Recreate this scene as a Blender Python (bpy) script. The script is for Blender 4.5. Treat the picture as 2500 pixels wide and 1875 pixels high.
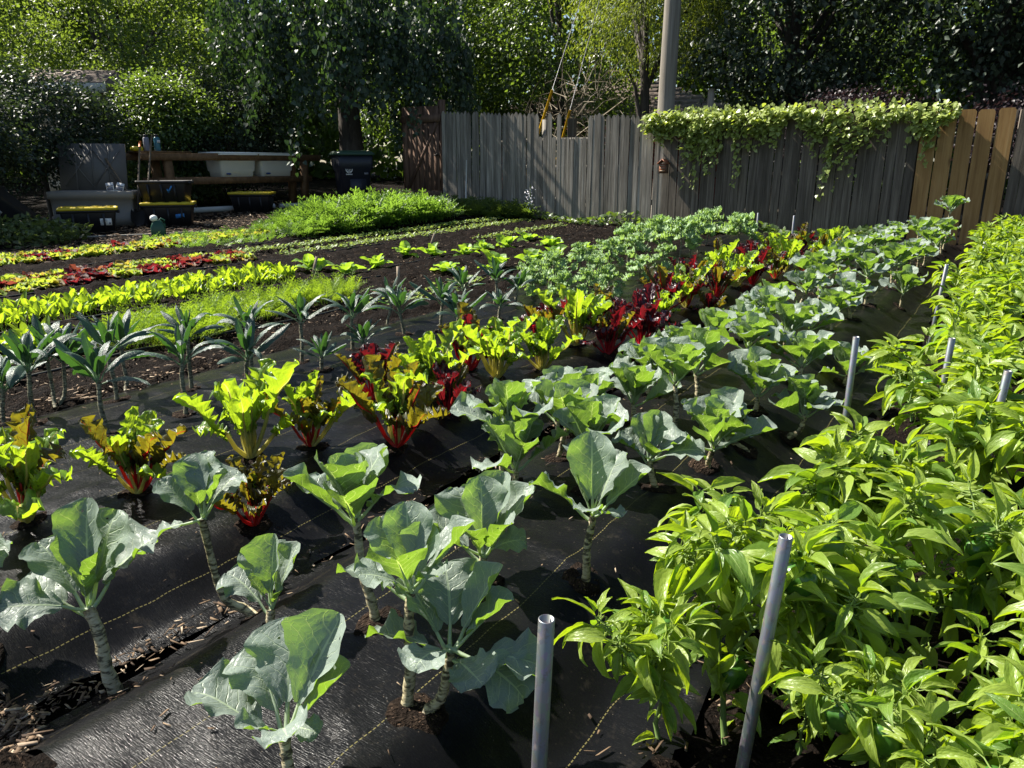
import bpy, math, random
import numpy as np
from mathutils import Matrix, Vector, Euler
R = math.radians
random.seed(7); rng = np.random.default_rng(7)
for o in list(bpy.data.objects): bpy.data.objects.remove(o)
sc = bpy.context.scene
col = sc.collection
# ------------------------------------------------------------------ camera, sky, sun, exposure
YAW, PITCH, CAMH = R(33.9), R(16.4), 1.2
cam = bpy.data.cameras.new('camera'); cam.sensor_width = 36; cam.lens = 26.28
cam.clip_start = 0.03; cam.clip_end = 500
camo = bpy.data.objects.new('camera', cam); col.objects.link(camo)
camo.location = (0, 0, CAMH); camo.rotation_euler = (R(90) - PITCH, 0, YAW)
sc.camera = camo
SUN_EL, SUN_AZ = 47.0, -6.0          # azimuth: degrees from -X towards +Y
sd = Vector((-math.cos(R(SUN_AZ)) * math.cos(R(SUN_EL)), math.sin(R(SUN_AZ)) * math.cos(R(SUN_EL)), math.sin(R(SUN_EL))))
w = bpy.data.worlds.new('World'); sc.world = w; w.use_nodes = True
wn = w.node_tree; wn.nodes.clear()
sky = wn.nodes.new('ShaderNodeTexSky'); sky.sky_type = 'NISHITA'; sky.sun_disc = False
sky.sun_elevation = R(SUN_EL); sky.sun_rotation = math.atan2(sd.x, sd.y); sky.air_density = 1.0; sky.dust_density = 1.0
bg = wn.nodes.new('ShaderNodeBackground'); bg.inputs['Strength'].default_value = 0.055
wo = wn.nodes.new('ShaderNodeOutputWorld')
wn.links.new(sky.outputs[0], bg.inputs[0]); wn.links.new(bg.outputs[0], wo.inputs[0])
sun = bpy.data.lights.new('sun', 'SUN'); sun.energy = 5.0; sun.angle = R(0.53); sun.color = (1.0, 0.94, 0.84)
suno = bpy.data.objects.new('sun', sun); col.objects.link(suno)
suno.rotation_euler = (-sd).to_track_quat('-Z', 'Y').to_euler(); suno.location = (-8, 2, 9)
sc.view_settings.view_transform = 'Standard'; sc.view_settings.look = 'None'
sc.view_settings.exposure = 1.5; sc.view_settings.gamma = 1.0
sc.cycles.use_denoising = True
sc.cycles.max_bounces = 6; sc.cycles.transparent_max_bounces = 4; sc.cycles.diffuse_bounces = 3; sc.cycles.glossy_bounces = 2
sc.cycles.transmission_bounces = 4; sc.cycles.sample_clamp_indirect = 4

# ------------------------------------------------------------------ node helpers
class NT:
    def __init__(s, mat): s.nt = mat.node_tree; s.nt.nodes.clear()
    def n(s, t, ins=None, **kw):
        nd = s.nt.nodes.new('ShaderNode' + t)
        for k, v in kw.items(): setattr(nd, k, v)
        for k, v in (ins or {}).items():
            if hasattr(v, 'is_linked'): s.nt.links.new(v, nd.inputs[k])
            else: nd.inputs[k].default_value = v
        return nd
    def m(s, op, a, b=0.0, c=0.0, clamp=False):
        return s.n('Math', {0: a, 1: b, 2: c}, operation=op, use_clamp=clamp).outputs[0]
    def mix(s, f, a, b, bt='MIX'):
        nd = s.n('Mix', data_type='RGBA', blend_type=bt)
        for i, v in ((0, f), (6, a), (7, b)):
            if hasattr(v, 'is_linked'): s.nt.links.new(v, nd.inputs[i])
            else: nd.inputs[i].default_value = v if i == 0 or len(v) == 4 else (*v, 1)
        return nd.outputs[2]
    def ramp(s, f, stops):
        nd = s.n('ValToRGB', {0: f}); e = nd.color_ramp.elements
        while len(e) < len(stops): e.new(0.5)
        for i, (p, c) in enumerate(stops): e[i].position = p; e[i].color = (*c, 1)
        return nd.outputs[0]
    def noise(s, vec, scale, detail=3, rough=0.55):
        return s.n('TexNoise', {'Vector': vec, 'Scale': scale, 'Detail': detail, 'Roughness': rough}).outputs[0]
    def map(s, vec, scale=(1, 1, 1), loc=(0, 0, 0)):
        return s.n('Mapping', {'Vector': vec, 'Scale': scale, 'Location': loc}).outputs[0]
    def obj(s): return s.n('TexCoord').outputs['Object']
    def uv(s): return s.n('TexCoord').outputs['UV']
    def bump(s, h, st, dist=0.01): return s.n('Bump', {'Height': h, 'Strength': st, 'Distance': dist}).outputs[0]
    def out(s, sh): s.n('OutputMaterial', {0: sh})
    def bsdf(s, base, rough=0.6, spec=0.5, normal=None, metal=0.0):
        i = {'Base Color': base if hasattr(base, 'is_linked') else (*base, 1), 'Roughness': rough, 'Specular IOR Level': spec, 'Metallic': metal}
        if normal is not None: i['Normal'] = normal
        return s.n('BsdfPrincipled', i).outputs[0]
MATS = {}
def newmat(name):
    m = bpy.data.materials.new(name); m.use_nodes = True; MATS[name] = m; return m, NT(m)

def leaf_mat(name, top, under, trans, vein=None, rough=0.45, spec=0.4, tf=0.4, nv=6, k=0.35, midw=0.05, bump=0.0, bscale=60, alt=None, var=0.35, lat=0.06, vmix=0.75, pet=None, tvein=None):
    m, t = newmat(name)
    rnd = t.m('FRACT', t.m('ADD', t.n('ObjectInfo').outputs['Random'], t.n('NewGeometry').outputs['Random Per Island']))
    geo = t.n('NewGeometry')
    back = geo.outputs['Backfacing']
    c = t.mix(back, top, under); tr = t.mix(0, trans, trans)
    if alt is not None:
        a = t.m('MULTIPLY', t.m('SUBTRACT', rnd, 0.55), 2.0, clamp=True)
        c = t.mix(a, c, alt[0]); tr = t.mix(a, trans, alt[1])
    nrm = None
    if vein is not None:
        uv = t.n('SeparateXYZ', {0: t.uv()}); u, v = uv.outputs[0], uv.outputs[1]
        ds = t.m('SUBTRACT', u, 0.5); a = t.m('MULTIPLY', t.m('ABSOLUTE', ds), 2.0)
        wob = t.m('MULTIPLY', t.m('SUBTRACT', t.noise(t.uv(), 7, 1), 0.5), 0.09)
        mid = t.m('LESS_THAN', a, t.m('MULTIPLY_ADD', t.m('SUBTRACT', 1.0, v), midw, 0.006))
        side = t.m('MULTIPLY', t.m('GREATER_THAN', ds, 0.0), 0.5)
        ph = t.m('ADD', t.m('MULTIPLY', t.m('ADD', t.m('SUBTRACT', v, t.m('MULTIPLY', t.m('POWER', a, 1.3), k)), wob), float(nv)), side)
        fr = t.m('ABSOLUTE', t.m('SUBTRACT', t.m('FRACT', ph), 0.5))
        th = t.m('MULTIPLY', t.m('SUBTRACT', 1.05, a), lat)
        lv = t.n('MapRange', {0: fr, 1: 0.0, 2: th, 3: 1.0, 4: 0.0}).outputs[0]
        vm = t.m('MAXIMUM', mid, t.m('MULTIPLY', lv, vmix))
        if bscale == 50:
            ve = t.n('TexVoronoi', {'Vector': t.map(t.uv(), (1, 1.25, 1)), 'Scale': 13.0}, feature='DISTANCE_TO_EDGE').outputs[0]
            vm = t.m('MAXIMUM', vm, t.n('MapRange', {0: ve, 1: 0.0, 2: 0.045, 3: 0.32, 4: 0.0}).outputs[0])
        c = t.mix(t.m('MULTIPLY', vm, 0.85), c, vein)
        tr = t.mix(t.m('MULTIPLY', vm, 0.8), tr, tvein or vein)
        if pet is not None:
            pm = t.m('MULTIPLY', mid, 1.0); c = t.mix(pm, c, pet); tr = t.mix(pm, tr, pet)
        if bump:
            vv = t.n('TexVoronoi', {'Vector': t.uv(), 'Scale': bscale * 0.25}); 
            h = t.m('SUBTRACT', t.m('MULTIPLY', vv.outputs[0], -0.6), t.m('MULTIPLY', vm, 0.8))
            nrm = t.bump(h, bump, 0.004)
    elif bump:
        nrm = t.bump(t.noise(t.obj(), bscale, 2), bump, 0.004)
    val = t.m('MULTIPLY_ADD', rnd, var, 1.0 - var * 0.5)
    hs = t.n('HueSaturation', {'Value': val, 'Color': c}).outputs[0]
    b = t.bsdf(hs, rough, spec, nrm)
    ti = {'Color': tr}
    if nrm is not None: ti['Normal'] = nrm
    tl = t.n('BsdfTranslucent', ti).outputs[0]
    sh = t.n('MixShader', {0: tf, 1: b, 2: tl}).outputs[0]
    if bscale == 50:      # chewed holes
        sh_uv = t.n('VectorMath', {0: t.uv(), 1: t.n('CombineXYZ', {0: t.m('MULTIPLY', rnd, 13.0), 1: t.m('MULTIPLY', rnd, 29.0)}).outputs[0]}, operation='ADD').outputs[0]
        vo = t.n('TexVoronoi', {'Vector': sh_uv, 'Scale': 6.0})
        hole_ = t.m('MULTIPLY', t.m('LESS_THAN', vo.outputs[0], t.m('MULTIPLY_ADD', t.noise(sh_uv, 30, 1), 0.16, 0.03)), t.m('GREATER_THAN', t.n('SeparateColor', {0: vo.outputs['Color']}).outputs[0], 0.84))
        hole_ = t.m('MULTIPLY', hole_, t.m('GREATER_THAN', a, 0.15))
        sh = t.n('MixShader', {0: hole_, 1: sh, 2: t.n('BsdfTransparent').outputs[0]}).outputs[0]
    t.out(sh)
    return m

# glaucous brassicas
leaf_mat('collard_leaf', (0.25, 0.31, 0.27), (0.16, 0.23, 0.10), (0.19, 0.33, 0.02), vein=(0.46, 0.55, 0.40), tvein=(0.60, 0.75, 0.16), rough=0.45, spec=0.42, tf=0.45, nv=6, k=0.34, midw=0.085, bump=0.5, bscale=50, var=0.25, lat=0.11, vmix=0.9)
leaf_mat('lacinato_leaf', (0.048, 0.09, 0.07), (0.06, 0.12, 0.06), (0.06, 0.16, 0.018), vein=(0.22, 0.33, 0.18), tvein=(0.2, 0.34, 0.06), rough=0.40, spec=0.6, tf=0.30, nv=13, k=0.05, midw=0.16, bump=0.6, bscale=110, var=0.3, lat=0.05, vmix=0.25)
leaf_mat('curly_leaf', (0.22, 0.335, 0.15), (0.21, 0.32, 0.13), (0.36, 0.55, 0.10), vein=(0.30, 0.42, 0.2), rough=0.5, spec=0.4, tf=0.38, nv=6, midw=0.08, var=0.35)
leaf_mat('chard_leaf_green', (0.11, 0.20, 0.035), (0.13, 0.22, 0.04), (0.42, 0.60, 0.02), vein=(0.40, 0.48, 0.14), tvein=(0.55, 0.62, 0.05), rough=0.35, spec=0.55, tf=0.48, nv=6, midw=0.13, bump=0.9, bscale=60, pet=(0.55, 0.50, 0.14), var=0.35)
leaf_mat('chard_leaf_amber', (0.05, 0.06, 0.025), (0.07, 0.065, 0.025), (0.22, 0.19, 0.01), vein=(0.26, 0.02, 0.012), rough=0.35, spec=0.55, tf=0.5, nv=7, midw=0.12, bump=0.9, bscale=60, pet=(0.50, 0.03, 0.025), var=0.45, lat=0.10)
leaf_mat('chard_leaf_red', (0.045, 0.022, 0.03), (0.07, 0.02, 0.025), (0.15, 0.008, 0.010), vein=(0.24, 0.008, 0.018), rough=0.33, spec=0.6, tf=0.45, nv=6, midw=0.14, bump=0.9, bscale=60, pet=(0.48, 0.012, 0.03), var=0.5, lat=0.09)
leaf_mat('napa_leaf', (0.15, 0.27, 0.05), (0.16, 0.28, 0.06), (0.40, 0.62, 0.03), vein=(0.42, 0.55, 0.2), rough=0.42, spec=0.4, tf=0.45, nv=6, midw=0.12, bump=0.5, var=0.2)
leaf_mat('spinach_leaf', (0.12, 0.21, 0.025), (0.13, 0.22, 0.03), (0.45, 0.62, 0.02), vein=(0.4, 0.5, 0.1), rough=0.4, tf=0.46, nv=5, midw=0.06, var=0.3)
leaf_mat('lettuce_green', (0.17, 0.26, 0.045), (0.18, 0.27, 0.06), (0.50, 0.62, 0.05), rough=0.6, spec=0.2, tf=0.42, var=0.35, alt=((0.14, 0.075, 0.05), (0.48, 0.24, 0.06)))
leaf_mat('lettuce_red', (0.07, 0.022, 0.028), (0.08, 0.03, 0.03), (0.24, 0.02, 0.025), rough=0.6, spec=0.2, tf=0.42, var=0.5, alt=((0.13, 0.09, 0.05), (0.34, 0.16, 0.06)))
leaf_mat('dill_frond', (0.15, 0.24, 0.03), (0.15, 0.24, 0.03), (0.40, 0.58, 0.03), rough=0.5, tf=0.4, var=0.3)
leaf_mat('carrot_frond', (0.095, 0.18, 0.03), (0.095, 0.18, 0.03), (0.30, 0.50, 0.05), rough=0.45, tf=0.4, var=0.4)
leaf_mat('seedling_leaf', (0.15, 0.22, 0.06), (0.15, 0.22, 0.06), (0.36, 0.48, 0.08), rough=0.5, tf=0.35, var=0.4)
leaf_mat('pepper_leaf', (0.235, 0.32, 0.05), (0.23, 0.315, 0.07), (0.44, 0.60, 0.012), vein=(0.26, 0.36, 0.10), tvein=(0.5, 0.62, 0.05), rough=0.38, spec=0.45, tf=0.42, nv=6, k=0.32, midw=0.05, bump=0.45, bscale=34, var=0.4, lat=0.05, vmix=0.5, alt=((0.06, 0.13, 0.025), (0.22, 0.42, 0.015)))
leaf_mat('vine_leaf', (0.26, 0.32, 0.09), (0.24, 0.31, 0.09), (0.50, 0.60, 0.06), rough=0.38, spec=0.5, tf=0.36, var=0.45)
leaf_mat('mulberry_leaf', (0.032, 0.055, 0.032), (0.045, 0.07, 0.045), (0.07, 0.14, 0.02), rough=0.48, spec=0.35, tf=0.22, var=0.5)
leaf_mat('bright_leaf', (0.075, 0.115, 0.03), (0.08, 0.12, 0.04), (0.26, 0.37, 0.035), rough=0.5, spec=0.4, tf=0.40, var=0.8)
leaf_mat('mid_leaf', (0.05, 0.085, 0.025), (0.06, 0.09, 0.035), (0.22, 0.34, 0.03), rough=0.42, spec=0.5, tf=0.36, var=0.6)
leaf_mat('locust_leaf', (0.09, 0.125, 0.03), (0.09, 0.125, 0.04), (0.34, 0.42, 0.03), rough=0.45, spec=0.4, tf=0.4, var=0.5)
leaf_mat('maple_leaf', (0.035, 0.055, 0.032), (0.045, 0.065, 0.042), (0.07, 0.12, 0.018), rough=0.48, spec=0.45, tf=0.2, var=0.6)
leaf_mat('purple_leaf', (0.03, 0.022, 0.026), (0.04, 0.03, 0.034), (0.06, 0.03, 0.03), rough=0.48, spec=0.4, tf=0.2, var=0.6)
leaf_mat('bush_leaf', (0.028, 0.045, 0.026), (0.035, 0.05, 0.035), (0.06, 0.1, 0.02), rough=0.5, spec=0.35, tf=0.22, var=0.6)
leaf_mat('weed_leaf', (0.07, 0.1, 0.03), (0.07, 0.1, 0.035), (0.16, 0.22, 0.04), rough=0.5, tf=0.3, var=0.6)

def wood(name, c1, c2, c3, sc_=(30, 30, 1.6), rough=0.8, bump=0.5, tone=0.5, knots=0.0):
    m, t = newmat(name)
    rnd = t.n('ObjectInfo').outputs['Random']
    o = t.n('VectorMath', {0: t.obj(), 1: t.n('CombineXYZ', {0: t.m('MULTIPLY', rnd, 37.0), 2: t.m('MULTIPLY', rnd, 91.0)}).outputs[0]}, operation='ADD').outputs[0]
    g1 = t.noise(t.map(o, sc_), 1.0, 5, 0.65)
    g2 = t.noise(t.map(o, (sc_[0] * 4, sc_[1] * 4, sc_[2] * 1.5)), 1.0, 3)
    pat = t.noise(o, 2.2, 2)
    c = t.ramp(t.m('ADD', t.m('MULTIPLY', g1, 0.7), t.m('MULTIPLY', g2, 0.3)), [(0.33, c1), (0.5, c2), (0.68, c3)])
    c = t.mix(t.m('MULTIPLY', pat, 0.55), c, c1)
    if knots:
        v = t.n('TexVoronoi', {'Vector': t.map(o, (6, 6, 1.8)), 'Scale': 1.0}).outputs[0]
        kk = t.n('MapRange', {0: v, 1: 0.04, 2: 0.16, 3: knots, 4: 0.0}).outputs[0]
        c = t.mix(kk, c, (0.07, 0.035, 0.015))
    c = t.n('HueSaturation', {'Value': t.m('MULTIPLY_ADD', rnd, tone, 1 - tone / 2), 'Color': c}).outputs[0]
    t.out(t.bsdf(c, rough, 0.25, t.bump(t.m('ADD', g1, t.m('MULTIPLY', g2, 0.6)), bump, 0.006)))
wood('grey_wood', (0.08, 0.071, 0.056), (0.23, 0.208, 0.172), (0.46, 0.425, 0.365), sc_=(22, 22, 1.1), tone=0.55, bump=0.8)
wood('dark_grey_wood', (0.048, 0.039, 0.029), (0.13, 0.108, 0.083), (0.25, 0.215, 0.172), sc_=(22, 22, 1.1), tone=0.5, bump=0.8)
wood('brown_wood', (0.06, 0.034, 0.022), (0.13, 0.078, 0.052), (0.21, 0.135, 0.095), tone=0.3)
wood('bench_wood', (0.07, 0.038, 0.018), (0.16, 0.09, 0.042), (0.25, 0.15, 0.075), sc_=(8, 8, 8), tone=0.2)
wood('new_wood', (0.19, 0.10, 0.035), (0.33, 0.195, 0.07), (0.43, 0.28, 0.12), sc_=(18, 18, 1.2), tone=0.25, knots=0.8, bump=0.25)
wood('pole_wood', (0.10, 0.088, 0.07), (0.20, 0.18, 0.15), (0.30, 0.275, 0.235), sc_=(26, 26, 0.8))
wood('handle_wood', (0.12, 0.09, 0.06), (0.22, 0.17, 0.12), (0.3, 0.24, 0.17), sc_=(40, 40, 4))
wood('stake_wood', (0.2, 0.15, 0.1), (0.32, 0.26, 0.19), (0.4, 0.34, 0.26), sc_=(60, 60, 6))
wood('bark', (0.025, 0.02, 0.016), (0.06, 0.05, 0.04), (0.11, 0.095, 0.08), sc_=(9, 9, 2.2), bump=1.0)
wood('siding', (0.34, 0.29, 0.20), (0.46, 0.40, 0.29), (0.52, 0.46, 0.35), sc_=(2, 2, 2), tone=0.1, bump=0.1)
wood('blue_siding', (0.10, 0.12, 0.16), (0.15, 0.17, 0.22), (0.2, 0.22, 0.28), sc_=(2, 2, 2), tone=0.1, bump=0.1)
wood('red_siding', (0.13, 0.03, 0.02), (0.2, 0.05, 0.035), (0.24, 0.07, 0.05), sc_=(2, 2, 2), tone=0.1, bump=0.1)
wood('shingle', (0.09, 0.065, 0.05), (0.17, 0.13, 0.105), (0.25, 0.2, 0.165), sc_=(8, 8, 8), tone=0.25)

def plain(name, c, rough=0.5, spec=0.4, metal=0.0, ns=8, amt=0.35, bump=0.1, bs=40):
    m, t = newmat(name)
    o = t.obj(); n1 = t.noise(o, ns, 4)
    cc = t.mix(t.m('MULTIPLY', n1, amt), c, tuple(x * 0.45 + 0.008 for x in c))
    rr = t.m('MULTIPLY_ADD', t.noise(o, ns * 3, 3), 0.25, rough - 0.12)
    t.out(t.bsdf(cc, rr, spec, t.bump(t.noise(o, bs, 2), bump, 0.003), metal))
plain('black_plastic', (0.012, 0.012, 0.015), 0.45)
plain('navy_plastic', (0.014, 0.017, 0.028), 0.5)
plain('green_lid_plastic', (0.02, 0.055, 0.03), 0.5)
plain('yellow_plastic', (0.55, 0.42, 0.015), 0.4)
plain('white_plastic', (0.82, 0.82, 0.77), 0.4, amt=0.12)
plain('grey_resin', (0.22, 0.205, 0.18), 0.6)
plain('taupe_resin', (0.12, 0.112, 0.10), 0.6)
plain('dark_green_plastic', (0.01, 0.06, 0.035), 0.35)
plain('blue_tape', (0.04, 0.2, 0.5), 0.6)
plain('logo_blue', (0.02, 0.06, 0.22), 0.5)
plain('teal_plastic', (0.05, 0.2, 0.26), 0.35, ns=25, amt=0.9)
plain('dark_steel', (0.05, 0.045, 0.04), 0.55, metal=0.6)
plain('black_rubber', (0.012, 0.012, 0.012), 0.55)
plain('orange_plastic', (0.6, 0.14, 0.02), 0.5)
plain('paper', (0.7, 0.7, 0.68), 0.8, amt=0.1)
plain('print_grey', (0.2, 0.2, 0.24), 0.8)
plain('pvc', (0.55, 0.55, 0.52), 0.4, amt=0.3)
plain('hose_grey', (0.28, 0.26, 0.22), 0.5)
plain('wire', (0.02, 0.02, 0.02), 0.6)
plain('steel_cable', (0.25, 0.25, 0.25), 0.4, metal=0.5)
plain('guard_yellow', (0.75, 0.42, 0.01), 0.5)
plain('white_trim', (0.55, 0.52, 0.46), 0.6)
plain('glass_dark', (0.02, 0.025, 0.035), 0.08, spec=0.7, bump=0.0)
plain('copper_red', (0.26, 0.09, 0.04), 0.55)
plain('pepper_fruit', (0.045, 0.13, 0.016), 0.32, spec=0.6, ns=10, amt=0.4, bump=0.02)
plain('pepper_fruit_lime', (0.30, 0.36, 0.02), 0.2, spec=0.6, ns=10, amt=0.3, bump=0.02)
plain('pepper_stem', (0.12, 0.19, 0.05), 0.5, ns=40)
plain('vine_stem', (0.14, 0.11, 0.06), 0.6, ns=40)
plain('flower_white', (0.7, 0.68, 0.72), 0.6, amt=0.1)
plain('terracotta_red', (0.35, 0.03, 0.05), 0.4)
plain('drip_black', (0.015, 0.015, 0.014), 0.42)
def galvanised():
    m, t = newmat('galvanised_steel'); o = t.obj()
    v = t.n('TexVoronoi', {'Vector': t.map(o, (1, 1, 0.5)), 'Scale': 130.0}).outputs['Color']
    n1 = t.noise(t.map(o, (60, 60, 4)), 1.0, 4)
    c = t.mix(t.m('MULTIPLY', n1, 0.6), (0.26, 0.275, 0.29), (0.13, 0.14, 0.15))
    c = t.mix(0.12, c, v, 'OVERLAY')
    sp = t.n('MapRange', {0: t.noise(o, 55, 4, 0.7), 1: 0.56, 2: 0.64, 3: 0.0, 4: 0.7}).outputs[0]
    c = t.mix(sp, c, (0.15, 0.13, 0.105))
    t.out(t.bsdf(c, t.m('MULTIPLY_ADD', n1, 0.3, 0.30), 0.5, t.bump(n1, 0.2, 0.002), t.m('MULTIPLY_ADD', sp, -0.7, 0.9)))
galvanised()
def stemmat(name, a, b, d, scale=90):
    m, t = newmat(name); o = t.obj()
    v = t.noise(t.map(o, (0.55, 0.55, 1.9)), scale, 3, 0.6)
    big = t.noise(o, 14, 2)
    c = t.ramp(v, [(0.43, d), (0.50, a), (0.66, b)])
    c = t.mix(t.m('MULTIPLY', big, 0.25), c, a)
    t.out(t.bsdf(c, 0.6, 0.3, t.bump(v, 0.9, 0.004)))
stemmat('collard_stem', (0.31, 0.265, 0.155), (0.46, 0.42, 0.29), (0.03, 0.025, 0.016), 62)
stemmat('kale_stem', (0.16, 0.15, 0.09), (0.30, 0.29, 0.2), (0.04, 0.035, 0.02), 90)
def soilmat(nm='soil', gain=0.62):
    m, t = newmat(nm); o = t.obj()
    a = t.noise(o, 6, 6, 0.65); b = t.noise(o, 60, 4, 0.7); big = t.noise(o, 0.5, 3)
    v = t.n('TexVoronoi', {'Vector': t.map(o, (1, 1.7, 1)), 'Scale': 85.0}).outputs[0]
    c = t.ramp(t.m('ADD', t.m('MULTIPLY', a, 0.5), t.m('MULTIPLY', b, 0.5)), [(0.35, (0.004, 0.003, 0.0025)), (0.52, (0.011, 0.0075, 0.0055)), (0.66, (0.03, 0.02, 0.0135))])
    f = t.m('GREATER_THAN', t.noise(t.map(o, (1, 2.2, 1)), 70, 1), 0.69)
    c = t.mix(t.m('MULTIPLY', f, 0.75), c, (0.10, 0.065, 0.045))
    c = t.n('HueSaturation', {'Value': gain, 'Color': c}).outputs[0]
    t.out(t.bsdf(c, 0.95, 0.08, t.bump(t.m('ADD', t.m('MULTIPLY', v, 0.5), b), 1.0, 0.02)))
soilmat(); soilmat('hole_soil', 1.7)
def fabricmat():
    m, t = newmat('landscape_fabric'); o = t.obj()
    x = t.n('SeparateXYZ', {0: o}).outputs
    rib = t.noise(t.map(o, (45, 420, 60)), 1.0, 2, 0.6); fine = t.noise(t.map(o, (300, 560, 300)), 1.0, 2, 0.7); n1 = t.noise(o, 7, 4); dust = t.noise(o, 3.0, 5, 0.7)
    wob = t.m('MULTIPLY', t.m('SUBTRACT', t.noise(t.map(o, (0.0, 3.0, 0.0)), 1.0, 2), 0.5), 0.03)
    ph = t.m('FRACT', t.m('DIVIDE', t.m('ADD', t.m('ADD', x[0], 10.0 + 0.905), wob), 0.305))
    d = t.m('ABSOLUTE', t.m('SUBTRACT', ph, 0.786))
    line = t.m('LESS_THAN', d, 0.0042)
    dash = t.m('GREATER_THAN', t.m('SINE', t.m('MULTIPLY', x[1], 520.0)), -0.45)
    lm = t.m('MULTIPLY', line, dash)
    c = t.mix(t.m('MULTIPLY', dust, 0.5), (0.0028, 0.003, 0.004), (0.009, 0.009, 0.009))
    c = t.mix(t.n('MapRange', {0: t.noise(o, 22, 5, 0.75), 1: 0.56, 2: 0.72, 3: 0.0, 4: 0.5}).outputs[0], c, (0.03, 0.026, 0.021))
    spk = t.m('GREATER_THAN', t.noise(o, 150, 1), 0.77)
    c = t.mix(t.m('MULTIPLY', spk, 0.5), c, (0.16, 0.13, 0.10))
    c = t.mix(t.m('MULTIPLY', lm, 0.5), c, (0.24, 0.21, 0.08))
    nrm = t.bump(t.m('ADD', t.m('MULTIPLY', rib, 0.7), t.m('MULTIPLY', n1, 0.6)), 0.55, 0.003)
    pch = t.n('MapRange', {0: t.noise(o, 4.5, 4, 0.65), 1: 0.42, 2: 0.66, 3: 0.05, 4: 0.34}).outputs[0]
    sp = t.m('MULTIPLY_ADD', t.n('MapRange', {0: fine, 1: 0.5, 2: 0.7, 3: 0.0, 4: 1.0}).outputs[0], pch, 0.065)
    t.out(t.bsdf(c, t.m('MULTIPLY_ADD', rib, 0.25, 0.18), sp, nrm))
fabricmat()
def chipmat():
    m, t = newmat('wood_chip')
    rnd = t.m('FRACT', t.m('ADD', t.n('ObjectInfo').outputs['Random'], t.n('NewGeometry').outputs['Random Per Island']))
    c = t.ramp(rnd, [(0.0, (0.03, 0.02, 0.014)), (0.4, (0.10, 0.065, 0.04)), (0.75, (0.24, 0.165, 0.10)), (1.0, (0.42, 0.34, 0.25))])
    g = t.noise(t.map(t.obj(), (90, 90, 90)), 1.0, 3)
    c = t.mix(t.m('MULTIPLY', g, 0.5), c, (0.05, 0.035, 0.025))
    t.out(t.bsdf(c, 0.85, 0.2, t.bump(g, 0.4, 0.003)))
chipmat()

# ------------------------------------------------------------------ mesh helpers
def mk(name, V, polys, mat, UV=None, smooth=True, mats=None):
    """V (n,3); polys list of int arrays (m,k); UV per vertex; mats = list of material names with per-poly index list"""
    V = np.asarray(V, np.float32); me = bpy.data.meshes.new(name)
    polys = [np.asarray(p, np.int32) for p in polys if len(p)]
    lt = np.concatenate([np.full(len(p), p.shape[1], np.int32) for p in polys])
    li = np.concatenate([p.ravel() for p in polys])
    me.vertices.add(len(V)); me.vertices.foreach_set('co', V.ravel())
    me.loops.add(len(li)); me.loops.foreach_set('vertex_index', li)
    me.polygons.add(len(lt))
    me.polygons.foreach_set('loop_start', np.concatenate([[0], np.cumsum(lt)[:-1]]).astype(np.int32))
    me.polygons.foreach_set('loop_total', lt)
    if smooth: me.polygons.foreach_set('use_smooth', np.ones(len(lt), bool))
    if UV is not None:
        l = me.uv_layers.new(name='UVMap'); l.data.foreach_set('uv', np.asarray(UV, np.float32)[li].ravel())
    me.update(calc_edges=True); me.validate()
    me.materials.append(MATS[mat]); return me
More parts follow.
